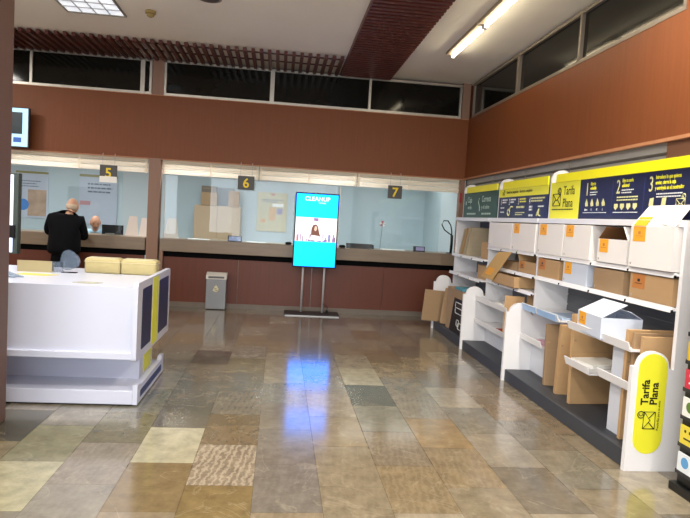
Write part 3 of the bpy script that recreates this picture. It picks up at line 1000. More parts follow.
# ------------------------------------------------------------------ cartons
def place(X, Y, Z):
    return (X, Y, Z)


def carton(label, X, y0, y1, z, h, d=0.34, m=WHITEB, sticker='top', open_=None, group=None, inner=None, rz=0.0, name='carton'):
    """front face at world X, spanning y0..y1 (y0 nearer the viewer)"""
    wd = y1 - y0
    t = thing(name, label, 'box', (X, (y0 + y1) / 2, z), H + rz, group)
    a = wd / 2
    lining = inner
    inner = inner or BROWN
    if open_ is None:
        MB().box(-a, a, 0, d, 0, h, bev=0.003).build('body', m, t)
        MB().box(-a + 0.004, a - 0.004, d / 2 - 0.001, d / 2 + 0.001, h, h + 0.0006).build('tape_seam', ORANGED, t)
    else:
        k = 0.004
        b = MB()
        b.box(-a, a, 0, k, 0, h).box(-a, a, d - k, d, 0, h).box(-a, -a + k, k, d - k, 0, h).box(a - k, a, k, d - k, 0, h).box(-a, a, 0, d, 0, k)
        b.build('body', m, t)
        for side, ang, ln in open_:
            an = R(ang)   # angle from vertical, outward positive
            s_, c_ = math.sin(an) * ln, math.cos(an) * ln
            f = MB()
            if side == 'front':
                f.poly([(-a, 0, h), (a, 0, h), (a - 0.01, -s_, h + c_), (-a + 0.01, -s_, h + c_)], (0, k * c_ / ln, k * s_ / ln))
            elif side == 'back':
                f.poly([(-a, d, h), (a, d, h), (a, d + s_, h + c_), (-a, d + s_, h + c_)], (0, -k * c_ / ln, k * s_ / ln))
            elif side == 'left':
                f.poly([(-a, 0, h), (-a, d, h), (-a - s_, d, h + c_), (-a - s_, 0, h + c_)], (k * c_ / ln, 0, k * s_ / ln))
            else:
                f.poly([(a, 0, h), (a, d, h), (a + s_, d, h + c_), (a + s_, 0, h + c_)], (-k * c_ / ln, 0, k * s_ / ln))
            f.build('flap', inner if (lining and side in ('left', 'back')) else m, t)
        if lining:
            MB().box(-a + k, a - k, d - k - 0.003, d - k, k, h - 0.002).box(-a + k, -a + k + 0.003, k, d - k - 0.003, k, h - 0.002).build('lining', lining, t)
    if sticker:
        sm = ORANGE if m in (WHITEB, BLUEB) else ORANGED
        sw = min(0.145, wd * 0.30)
        MB().box(-a + 0.07 * wd, -a + 0.07 * wd + sw, -0.0015, 0, h - min(0.105, h * 0.62), h - 0.002).build('sticker', sm, t)
        MB().box(-a + 0.07 * wd + sw * 0.4, -a + 0.07 * wd + sw * 0.6, -0.002, -0.0014, h - 0.055, h - 0.035).box(-a + 0.07 * wd + sw * 0.2, -a + 0.07 * wd + sw * 0.8, -0.002, -0.0014, h - 0.07, h - 0.066).build('sticker_print', ORANGED if sm is ORANGE else INK, t)
    MB().box(-a + 0.02, -a + 0.035, -0.0012, 0, 0.02, 0.035).build('print_mark', mat('faint_print', 'a8a49a', 0.6), t)
    return t


G1 = 'white mailing boxes on the top shelf'
XF = 2.515
carton('white box without sticker on top shelf, farthest of the white row', XF, 6.34, 7.06, 1.279, 0.285, sticker=None, group=G1)
carton('white box with orange sticker just beyond the tall divider of the top shelf', XF, 5.73, 6.32, 1.279, 0.285, group=G1)
carton('white box with orange sticker on top shelf, directly under the word Plana', XF, 5.14, 5.66, 1.282, 0.285, group=G1)
carton('white box with orange sticker on top shelf, left of the half-open box', XF, 4.66, 5.12, 1.282, 0.285, group=G1)
carton('half-open white box with brown inside on the top shelf', XF, 4.13, 4.54, 1.282, 0.185, open_=[('left', -48, 0.14), ('right', -35, 0.12), ('back', -30, 0.10)], group=G1, d=0.33, inner=mat('dark_inner_cardboard', '8a5f38', 0.75))
bb = carton('big white box with raised lid and orange sticker on the top shelf', XF - 0.02, 3.595, 4.07, 1.282, 0.29, open_=[('front', -38, 0.19), ('right', -80, 0.15)], d=0.30, group=G1)
MB().poly([(-0.205, -0.003, 0.293), (-0.062, -0.003, 0.293), (-0.062, 0.044, 0.357), (-0.205, 0.044, 0.357)], (0, -0.0015, 0.0012)).build('sticker', ORANGE, bb)

G2 = 'boxes on the second shelf'
carton('brown box with dull orange sticker beneath the white box under Plana', 2.535, 5.21, 5.66, 1.059, 0.175, m=BROWN, group=G2)
carton('pale blue box with orange sticker on the second shelf', 2.53, 4.70, 5.12, 1.059, 0.185, m=BLUEB, group=G2)
carton('plain brown box beneath the half-open white box', 2.535, 4.18, 4.60, 1.059, 0.175, m=BROWND, sticker=None, group=G2)
carton('brown box with dull orange sticker beneath the big raised-lid box', 2.54, 3.62, 4.10, 1.059, 0.18, m=BROWN, group=G2)
carton('open brown box with flap hanging out, next to the tall divider on second shelf', 2.54, 5.735, 6.14, 1.054, 0.12, m=BROWN, open_=[('left', 35, 0.13), ('back', -30, 0.08)], group=G2)
carton('brown box with dark open mouth, second shelf of the middle bay', 2.54, 6.19, 6.60, 1.054, 0.095, m=BROWND, sticker=None, open_=[('back', -30, 0.1)], group=G2)
lc = carton('long brown box on the third shelf with its big flap hanging diagonally out', 2.47, 6.06, 6.72, 0.882, 0.12, m=BROWN, open_=[('back', -30, 0.03)], d=0.35, sticker=None, group='boxes on the third shelf')
MB().poly([(-0.66, -0.02, 0.03), (-0.27, -0.02, 0.02), (0.26, -0.02, 0.376), (-0.15, -0.02, 0.351)], (0, 0.004, 0)).build('flap', mat('pale_flap', 'cfa868', 0.7), lc)
MB().poly([(-0.52, -0.021, 0.075), (-0.33, -0.021, 0.07), (-0.20, -0.021, 0.16), (-0.39, -0.021, 0.165)], (0, 0.001, 0)).build('flap_sticker', ORANGE, lc)
PALEC = mat('greyish_cardboard', 'b9ab90', 0.75, var=0.12, scale=(4, 4, 20))
# far bay contents


def flat_carton(label, X, Y, z, wd, h, tilt=0.0, lean=0.0, th=0.012, m=BROWN, rz=0.0, group='flat cartons standing in the shelving', extra=None):
    """a folded flat carton standing on edge; local x = its width"""
    t = thing('flat_carton', label, 'cardboard', (X, Y, z), rz, group)
    t.rotation_euler = (lean, tilt, rz)
    MB().box(-wd / 2, wd / 2, -th / 2, th / 2, 0, h, bev=0.002).build('sheet', m, t)
    MB().box(-wd / 2, wd / 2, -th / 2 - 0.001, -th / 2, h * 0.58, h * 0.583).box(-wd / 2 + 0.01, -wd / 2 + 0.03, -th / 2 - 0.001, -th / 2, h * 0.7, h * 0.72).build('crease', BROWND if m is BROWN else BROWN, t)
    return t


for k, (yy, hh, mm, ln) in enumerate(((8.33, 0.40, PALEC, -28), (8.24, 0.42, BROWN, -28), (8.13, 0.43, PALEC, -28), (8.02, 0.43, PALEC, -27))):
    flat_carton(('farthest', 'second', 'third', 'fourth')[k] + ' folded carton leaning in the upper compartment of the far bay', 2.70, yy, 1.106, 0.3, hh, m=mm, lean=R(-ln), th=0.02, group='folded cartons in the far bay')
carton('small tan carton beside the leaning flats in the far bay', 2.56, 7.14, 7.42, 1.106, 0.21, m=BROWN, sticker=None, d=0.28)
carton('tan carton on the lower shelf of the far bay', 2.56, 7.15, 7.5, 0.851, 0.17, m=BROWN, sticker=None, d=0.28)

# lower level contents, near bay
ZP = 0.116
flat_carton('dark folded carton standing left of the big one, farthest in the near bay', 2.535, 5.12, ZP, 0.2, 0.55, m=BROWND, th=0.05, lean=R(-3), rz=R(-8))
flat_carton('narrow folded carton standing between the dark one and the big one', 2.535, 4.86, ZP, 0.24, 0.60, m=BROWN, th=0.05, lean=R(3), rz=R(-4))
flat_carton('big folded carton standing upright behind the white tray', 2.60, 4.60, ZP, 0.40, 0.73, m=BROWN, th=0.04, lean=R(-2), rz=R(4))
flat_carton('tall folded carton closest to the yellow end panel, front of the pack', 2.60, 3.67, ZP, 0.42, 0.735, m=BROWN, th=0.025, rz=R(2))
flat_carton('tall folded carton in the middle of the pack by the yellow end panel', 2.585, 3.74, ZP, 0.42, 0.745, m=BROWND, th=0.025, rz=R(2))
flat_carton('tall folded carton at the back of the pack by the yellow end panel', 2.57, 3.81, ZP, 0.40, 0.755, m=BROWN, th=0.03, rz=R(2))
flat_carton('folded tan carton standing in the lower part of the middle bay', 2.52, 6.13, 0.352, 0.2, 0.44, m=BROWN, th=0.02, rz=R(-20), group='middle bay flats')
carton('brown carton lying behind the folded tan one in the middle bay', 2.62, 5.74, 6.05, 0.67, 0.17, m=BROWND, sticker=None, d=0.22)
carton('white box with flipped lid resting on the lower tray of the near bay', 2.31, 4.01, 4.40, 0.757, 0.155, m=BLUEB, open_=[('front', -62, 0.21), ('back', -60, 0.1)], d=0.30, rz=R(-4))
tag(MB().box(-0.16, 0.16, -0.14, 0.14, 0, 0.03, bev=0.004).build('paper_stack', PAPER, None, (2.56, 4.45, 0.471), (0, 0, R(8))), 'stack of white printed forms on the lower white tray', 'papers')
tag(MB().box(-0.15, 0.15, -0.18, 0.18, 0, 0.03, bev=0.004).build('red_pad', mat('red_print', 'b5383a', 0.5), None, (2.60, 6.30, 0.351)), 'red and white pad of forms on the lower tray of the middle bay', 'papers')
tag(MB().box(-0.1, 0.1, -0.11, 0.11, 0, 0.05, bev=0.003).build('white_pad', PAPER, None, (2.56, 6.42, 0.621)), 'white pad of envelopes on the upper tray of the middle bay', 'papers')
tag(MB().box(-0.12, 0.12, -0.15, 0.15, 0, 0.025, bev=0.003).build('pink_leaflets', mat('pink_blue_print', 'd6a4b8', 0.5, var=0.5, scale=(14, 14, 3)), None, (2.60, 5.32, 0.441)), 'pink and blue leaflets lying on the tray nearest the white divider', 'leaflets')
tag(MB().box(-0.005, 0.005, -0.17, 0.17, 0, 0.20).build('printed_envelope', mat('white_blue_print', 'd0d3de', 0.5, var=0.12, scale=(30, 30, 30)), None, (2.76, 5.45, 0.441), (0, R(14), 0)), 'white printed envelope propped up on the tray beside the white divider', 'envelope')
tag(MB().box(-0.14, 0.14, -0.17, 0.17, 0, 0.018).build('blue_folder', mat('light_blue_card', 'a9bcd6', 0.4), None, (2.62, 5.13, 0.736)), 'light blue card folder on the upper tray of the near bay', 'folder')
tag(MB().poly([(-0.07, 0, 0), (0.12, 0, 0), (0.11, 0, 0.3), (0.02, 0, 0.26)], (0, 0.01, 0)).build('white_card', WHITEB, None, (2.56, 4.10, ZP), (0, 0, R(-10))), 'white card sheet leaning on the plinth beneath the lower trays', 'card')

# far end: cardboard and black crate in front of the farthest bay
bc = thing('printed_carton', 'brown carton with black printed lower half and white outline symbols, far bay', 'box', (2.33, 7.60, ZP), H)
MB().box(-0.40, 0.42, 0, 0.27, 0, 0.56, bev=0.004).build('body', BROWND, bc)
MB().poly([(-0.22, -0.002, 0.0), (0.41, -0.002, 0.0), (0.41, -0.002, 0.45), (-0.05, -0.002, 0.45)], (0, 0.002, 0)).build('black_print', mat('black_carton', '1c1a1c', 0.5), bc)


def outline(x0, x1, z0, z1, par):
    MB().tube([(a, -0.003, b) for a, b in arc(x1 - .02, z1 - .02, .02, 0, 90, 3) + arc(x0 + .02, z1 - .02, .02, 90, 180, 3) + arc(x0 + .02, z0 + .02, .02, 180, 270, 3) + arc(x1 - .02, z0 + .02, .02, 270, 360, 3)], 0.005, 5, closed=True).build('outline_symbol', WHITEINK, par)


outline(0.02, 0.3, 0.33, 0.40, bc)
outline(0.02, 0.3, 0.26, 0.33, bc)
outline(0.10, 0.2, 0.10, 0.18, bc)
outline(0.17, 0.3, 0.07, 0.15, bc)
flat_carton('large dim folded carton standing across the front of the farthest white divider', 2.245, 8.36, ZP + 0.01, 0.34, 0.44, m=BROWND, th=0.02, rz=R(4), tilt=R(4), group='cartons by the far bay')
flat_carton('folded carton propped against the printed carton in the far bay', 2.44, 8.13, ZP, 0.30, 0.50, m=BROWND, th=0.05, rz=R(-25), tilt=R(6), group='cartons by the far bay')
tag(MB().box(-0.13, 0.13, -0.16, 0.16, 0, 0.03, bev=0.004).build('teal_pad', mat('teal_print', '4c8fa0', 0.5), None, (2.46, 7.5, ZP + 0.561)), 'teal pad lying on top of the printed carton in the far bay', 'pad')

# ------------------------------------------------------------------ dark card rack at lower right
rk = thing('card_rack', 'dark rack of colourful cards at the lower right edge', 'rack', (2.41, 2.79, 0), H)
MB().box(-0.52, 0.5, -0.0, 0.42, 0, 0.05, bev=0.006).build('base', mat('rack_black', '121214', 0.35), rk)
MB().box(-0.50, 0.5, 0.035, 0.42, 0.05, 1.75, bev=0.008).build('body', mat('rack_black', '121214', 0.35), rk)
for z in (0.12, 0.285, 0.45, 0.615, 0.78, 0.945):
    MB().box(-0.50, 0.48, 0.022, 0.035, z - 0.012, z + 0.012).build('card_rail', mat('rack_grey', '2c2d31', 0.4), rk)
cc = [('dfe6ec', '5b9bd0', 'white and blue'), ('e2cf45', '3a3320', 'yellow dotted'), ('e9ebe6', '5a7a36', 'white and green'), ('c8304a', 'f0e8e8', 'red'), ('d6b53a', '2f6a4a', 'gold and green'), ('b9c7d0', '38506a', 'grey blue')]
for col in range(2):
    for k, (c1, c2, nm) in enumerate(cc):
        if col:
            c1, c2, nm = cc[(k + 3) % 6]
        t = thing('gift_card', '%s card, number %d row from the bottom in the %s column of the rack' % (nm, k + 1, 'far' if col == 0 else 'near'), 'card', (2.426, 3.205 - 0.16 * col, 0.133 + 0.165 * k), H, 'cards in the rack')
        t['label'] = '%s card, %s column of the rack, %s row from bottom' % (nm, 'far' if col == 0 else 'near', ('lowest', 'second', 'third', 'fourth', 'fifth', 'sixth')[k])
        MB().box(-0.065, 0.065, 0.0, 0.006, 0, 0.112, bev=0.001).build('card', mat('card_' + nm.replace(' ', '_'), c1, 0.4), t)
        q = MB()
        if k % 2 == 0:
            q.tube([(0, -0.001, 0.06), (0, 0.0005, 0.06)], 0.032, 16)
        else:
            for a, b in ((-0.02, 0.08), (0.02, 0.08)):
                q.box(a - 0.008, a + 0.008, -0.001, 0.0, b - 0.008, b + 0.008)
            q.box(-0.03, 0.03, -0.001, 0, 0.03, 0.04)
        q.build('print', mat('cardprint_' + nm.replace(' ', '_'), c2, 0.4), t)

# ------------------------------------------------------------------ office behind the counter
cb = thing('office_cabinet', 'pale wood two-door cabinet against the blue office wall', 'cabinet', (-1.2, 12.1, 0))
CW = mat('pale_cabinet_wood', 'b09a7c', 0.55, var=0.06, scale=(20, 20, 2))
MB().box(-0.44, 0.44, -0.18, 0.28, 0, 1.61, bev=0.004).build('body', CW, cb)
for s in (0, 1):
    d_ = MB().box(-0.435 + s * 0.438, -0.003 + s * 0.438, -0.2, -0.18, 0.06, 1.6, bev=0.002).build('door', CW, cb)
    MB().box(-0.04 + s * 0.05, -0.03 + s * 0.05, -0.215, -0.2, 0.85, 0.98).build('handle', STEEL, d_)


def obox(label, x, w_, h_, m, y=12.05, z=1.612, d=0.3):
    t = thing('storage_box', label, 'box', (x, y, z), 0, 'boxes on the office cabinet')
    MB().box(-w_ / 2, w_ / 2, -d / 2, d / 2, 0, h_, bev=0.004).build('body', m, t)
    MB().box(-w_ / 2 + 0.02, w_ / 2 - 0.02, -d / 2 - 0.002, -d / 2, h_ * 0.6, h_ * 0.66).build('tape', BROWND, t)
    return t


obox('brown carton stacked on the left of the office cabinet', -1.37, 0.3, 0.25, BROWND)
obox('small dark carton on top of the brown carton on the cabinet', -1.38, 0.28, 0.12, mat('dark_card', '6e6558', 0.7), z=1.863, d=0.25)
obox('brown carton at the right end of the office cabinet', -0.90, 0.2, 0.30, BROWND)
tag(MB().box(-0.2, 0.2, -0.02, 0.02, 0, 0.36).box(-0.24, -0.2, -0.02, 0.02, 0, 0.36).build('leaning_frame', mat('grey_frame', '6f7a80', 0.5), None, (-1.12, 12.26, 1.612)), 'grey framed panel leaning behind the cartons on the cabinet', 'frame')


def poster(name, label, x0, x1, z0, z1, base, extra):
    t = thing(name, label, 'poster', ((x0 + x1) / 2, 12.39, z0))
    h = (x1 - x0) / 2
    MB().box(-h, h, -0.012, 0, 0, z1 - z0).build('sheet', base, t)
    for (n, a, b, c, d, m) in extra:
        H_ = z1 - z0
        MB().box(-h + 2 * h * a, -h + 2 * h * b, -0.016, -0.012, H_ * c, H_ * d).build(n, m, t)
    return t


GB = mat('grey_blue_paper', 'bcc7d6', 0.5)
pA = poster('family_poster', 'poster with woman photo and blue disc on the office wall at left', -5.1, -4.5, 1.17, 2.08, GB,
            [('header_bar', 0, 1, 0.94, 0.985, mat('olive_bar', '8e8a4a', 0.5)), ('photo', 0.38, 0.95, 0.04, 0.60, mat('photo_tan', 'b49c86', 0.5, var=0.6, scale=(5, 5, 5)))])
MB().tube([(-0.16, -0.018, 0.25), (-0.16, -0.013, 0.25)], 0.11, 24).build('blue_disc', mat('disc_blue', '3f86cf', 0.5), pA)
bars(-0.22, (0.38, 0.3, 0.34), 0.70, 0.05, 0.018, mat('grey_text', '6c7686', 0.5), pA, -0.013)
pB = poster('notice_poster', 'pale poster with olive heading bar behind the clerk', -3.92, -3.2, 1.10, 2.10, GB,
            [('header_bar', 0, 1, 0.93, 0.98, mat('olive_bar', '8e8a4a', 0.5)), ('pink_patch', 0.02, 0.3, 0.38, 0.46, mat('pinkish', 'c6969a', 0.5))])
bars(-0.2, (0.42, 0.46, 0.44), 0.78, 0.075, 0.03, mat('grey_text', '6c7686', 0.5), pB, -0.013)
pC = poster('framed_notice_board', 'cream framed poster with small pictures to the left of the screen', -0.46, 0.14, 1.16, 1.95, mat('cream_poster', 'c0b891', 0.5, var=0.06),
            [('picture', 0.40, 0.62, 0.28, 0.62, mat('poster_orange', 'cfa060', 0.5, var=0.4, scale=(20, 5, 20))), ('picture', 0.66, 0.85, 0.45, 0.6, mat('poster_purple', '8478a0', 0.5)),
             ('picture', 0.12, 0.3, 0.22, 0.32, mat('poster_orange', 'cfa060', 0.5)), ('picture', 0.46, 0.56, 0.92, 0.98, mat('poster_red', 'b05a48', 0.5)), ('picture', 0.5, 0.88, 0.64, 0.72, PAPER)])
bars(-0.2, (0.42, 0.3), 0.63, 0.04, 0.02, mat('grey_text', '6c7686', 0.5), pC, -0.013)
ZT = 1.041
mn = thing('computer_monitor', 'black computer monitor on the counter next to the clerk', 'monitor', (-2.62, 9.93, ZT), R(8))
MB().box(-0.16, 0.16, 0, 0.03, 0.0, 0.15, bev=0.004).build('screen', BLACK, mn)
MB().box(-0.05, 0.05, -0.02, 0.08, 0, 0.01).build('foot', BLACK, mn)
MB().box(-0.10, 0.03, -0.10, -0.02, 0, 0.02, bev=0.004).build('base_tray', mat('dull_grey', '77746c', 0.5), mn)


def stand_a(x, w_, h_, label):
    t = thing('leaflet_stand', label, 'leaflet stand', (x, 9.82, ZT), 0, 'white leaflet stands')
    MB().poly([(-w_ / 2, 0, 0), (w_ / 2, 0, 0), (w_ / 3.4, 0.06, h_), (-w_ / 3.4, 0.06, h_)], (0, 0.006, 0)).build('panel', mat('warm_white_card', 'ddd2c8', 0.5), t)
    MB().box(-w_ / 2, w_ / 2, -0.02, 0.1, 0, 0.01).build('foot', mat('warm_white_card', 'ddd2c8', 0.5), t)


stand_a(-2.30, 0.20, 0.31, 'white tapering leaflet stand left of the brown pillar')
stand_a(-2.13, 0.13, 0.29, 'narrow white leaflet stand touching the brown pillar on its left')
stand_a(-1.70, 0.24, 0.31, 'white leaflet stand just right of the brown pillar')
cl = thing('desk_calendar', 'small desk calendar with blue and white print on the counter', 'calendar', (-0.69, 9.75, ZT))
MB().poly([(-0.11, -0.03, 0), (-0.11, 0.0, 0.09), (-0.11, 0.004, 0.09), (-0.11, 0.035, 0)], (0.22, 0, 0)).build('body', BLACK, cl)
MB().poly([(-0.095, -0.027, 0.012), (0.095, -0.027, 0.012), (0.095, -0.005, 0.08), (-0.095, -0.005, 0.08)], (0, -0.002, 0.0)).build('print', mat('calendar_print', '9aa6cf', 0.5, var=0.6, scale=(25, 5, 25)), cl)


def sheets(x, w_, label, y=9.72):
    tag(MB().box(-w_ / 2, w_ / 2, -0.05, 0.08, 0, 0.012).build('paper_sheets', PAPER, None, (x, y, ZT), (0, 0, R(3))), label, 'papers', 'papers lying on the counter')


sheets(-1.25, 0.34, 'white papers on the counter in front of the office cabinet')
sheets(-0.35, 0.3, 'white papers on the counter right of the desk calendar')
sheets(1.86, 0.4, 'white papers on the counter below the number 7')
mo = tag(MB().tube([(-0.05, 0, 0.015), (-0.03, 0, 0.022), (0.03, 0, 0.024), (0.05, 0, 0.015)], [0.012, 0.022, 0.022, 0.012], 12).build('stamp_case', BLACK, None, (0.16, 9.62, ZT), None), 'small black rounded case left of the cyan screen', 'case')
mo2 = mo.copy()
COL.objects.link(mo2)
mo2.location = (1.02, 9.62, ZT)
mo2['label'] = 'small black rounded case right of the cyan screen'
kb = thing('dark_tray', 'long dark document tray on the counter right of the screen', 'tray', (1.33, 9.80, ZT))
MB().box(-0.22, 0.22, -0.06, 0.1, 0, 0.01).box(-0.22, 0.22, -0.06, -0.05, 0.01, 0.065).box(-0.22, 0.22, 0.09, 0.1, 0.01, 0.07).box(-0.22, -0.21, -0.06, 0.1, 0.01, 0.06).box(0.21, 0.22, -0.06, 0.1, 0.01, 0.06).build('body', mat('charcoal', '2b2e33', 0.5), kb)
MB().box(-0.19, 0.19, -0.04, 0.08, 0.012, 0.04).build('papers', mat('charcoal_papers', '4a4e55', 0.6), kb)
tm = thing('payment_terminal', 'small dark terminal with lilac display below the number 7 sign', 'terminal', (2.29, 9.68, ZT))
MB().poly([(-0.09, -0.04, 0), (-0.09, -0.025, 0.085), (-0.09, 0.03, 0.085), (-0.09, 0.04, 0)], (0.18, 0, 0)).build('body', mat('charcoal', '2b2e33', 0.5), tm)
MB().poly([(-0.06, -0.040, 0.02), (0.075, -0.040, 0.02), (0.075, -0.03, 0.075), (-0.06, -0.03, 0.075)], (0, -0.002, 0)).build('display', mat('lilac_display', '8f8fb8', 0.4, emit=0.1), tm)
fl = thing('pinwheel_pen', 'thin stem with small red and white pinwheel on the counter', 'pinwheel', (1.63, 9.62, ZT))
MB().tube([(0, 0, 0), (0.02, 0, 0.42)], 0.004, 6).build('stem', mat('grey_stem', '7e8a90', 0.5), fl)
MB().tube([(0, 0, 0), (0, 0, 0.012)], 0.03, 14).build('foot', STEEL, fl)
for k in range(5):
    a = k * 2 * math.pi / 5
    MB().poly([(0.02, -0.006, 0.42), (0.02 + 0.055 * math.cos(a), -0.006, 0.42 + 0.05 * math.sin(a)), (0.02 + 0.05 * math.cos(a + 0.7), -0.006, 0.42 + 0.04 * math.sin(a + 0.7))], (0, 0.004, 0)).build('petal', (mat('petal_white', 'e6dfe0', 0.5), mat('petal_red', 'b8454f', 0.5))[k % 2], fl)
lp = thing('desk_lamp', 'black gooseneck lamp curling on the counter beside the shelving', 'lamp', (2.80, 9.70, ZT))
MB().tube([(0, 0, 0), (0, 0, 0.012)], 0.05, 16).build('base', BLACK, lp)
MB().tube([(0.03, 0, 0.01), (0.035, 0, 0.15), (0.03, 0, 0.30)], 0.022, 10).build('stem', BLACK, lp)
MB().tube([(0.03, 0, 0.30), (-0.01, 0, 0.32), (-0.10, 0, 0.38), (-0.15, 0, 0.46), (-0.12, 0, 0.53), (-0.05, 0, 0.53), (0.0, 0, 0.46), (0.02, 0, 0.38), (0.03, 0, 0.31)], 0.010, 8).build('gooseneck', BLACK, lp)
tag(MB().box(-0.02, 0.02, -0.008, 0.008, 0, 0.16, bev=0.003).build('red_tag', mat('red_tag', '9c2c30', 0.5), None, (2.872, YB - 0.008, 1.87)), 'narrow dark red tag on the post beside the green sign', 'tag')


# ------------------------------------------------------------------ people
def skinned(name, verts, edges, radii, m, parent=None, subd=2, extra=None):
    me = bpy.data.meshes.new(name)
    me.from_pydata(verts, edges, [])
    o = bpy.data.objects.new(name, me)
    COL.objects.link(o)
    md = o.modifiers.new('skin', 'SKIN')
    md.use_smooth_shade = True
    for i, r in enumerate(radii):
        v = me.skin_vertices[0].data[i]
        v.radius = r if isinstance(r, tuple) else (r, r)
        v.use_root = (i == 0)
    s = o.modifiers.new('sub', 'SUBSURF')
    s.levels = subd
    s.render_levels = subd
    bpy.context.view_layer.update()
    dg = bpy.context.evaluated_depsgraph_get()
    me2 = bpy.data.meshes.new_from_object(o.evaluated_get(dg))
    bpy.data.objects.remove(o)
    return me2


def chain(lst):
    """lst: list of (points[(x,y,z,r)], attach index or None) -> verts, edges, radii"""
    V, E_, Q = [], [], []
    for pts, att in lst:
        prev = att
        for p in pts:
            V.append(p[:3])
            Q.append(p[3] if not isinstance(p[3], tuple) else p[3])
            if prev is not None:
                E_.append((prev, len(V) - 1))
            prev = len(V) - 1
    return V, E_, Q


def head_bm(bm, c, s, yaw, nod):
    """head of height s centred at c facing local -y before rotation"""
    mt = Matrix.Translation(c) @ Matrix.Rotation(yaw, 4, 'Z') @ Matrix.Rotation(nod, 4, 'X')
    r = bmesh.ops.create_uvsphere(bm, u_segments=28, v_segments=20, radius=0.5)
    for v in r['verts']:
        x, y, z = v.co
        w_ = 0.66 if z > -0.1 else 0.66 - 0.5 * (-0.1 - z)
        d_ = 0.84
        if z < -0.12 and y > 0:
            y *= max(0.35, 1 + (z + 0.12) * 1.6)
        if y < 0 and abs(x) < 0.14 and -0.18 < z < 0.08:       # nose
            k = (1 - abs(x) / 0.14) * (0.5 + 0.5 * (0.08 - z) / 0.26)
            y -= 0.13 * k
        if y < -0.2 and 0.03 < z < 0.12 and 0.06 < abs(x) < 0.3:  # eye sockets
            y += 0.045
        if y < -0.2 and abs(x) < 0.2 and -0.27 < z < -0.2:     # mouth
            y += 0.02
        v.co = mt @ Vector((x * w_ * s, y * d_ * s, z * s))
    for sx in (-1, 1):
        r = bmesh.ops.create_uvsphere(bm, u_segments=10, v_segments=8, radius=0.5)
        for v in r['verts']:
            x, y, z = v.co
            v.co = mt @ Vector((sx * 0.335 * s + x * 0.06 * s, 0.02 * s + y * 0.15 * s, -0.02 * s + z * 0.27 * s))
    return mt


def hand_chains(wr, fdir, side, curl):
    """wrist point, finger direction, thumb side vector, palm-down curl"""
    f = Vector(fdir).normalized()
    sd_ = Vector(side).normalized()
    dn = Vector((0, 0, -1))
    out = []
    wr = Vector(wr)
    for k, (o_, l) in enumerate(((0.030, 0.070), (0.010, 0.080), (-0.010, 0.074), (-0.029, 0.058))):
        b = wr + f * 0.085 + sd_ * o_
        out.append([(wr + f * 0.03 + sd_ * o_ * 0.6)[:] + (0.013,), b[:] + (0.0105,), (b + f * l * 0.5 + dn * curl * 0.012)[:] + (0.009,), (b + f * l * 0.95 + dn * curl * 0.045)[:] + (0.0075,)])
    b = wr + f * 0.03 + sd_ * 0.035
    out.append([(wr + f * 0.015 + sd_ * 0.015)[:] + (0.014,), b[:] + (0.013,), (b + f * 0.035 + sd_ * 0.028)[:] + (0.011,), (b + f * 0.065 + sd_ * 0.03)[:] + (0.009,)])
    return out


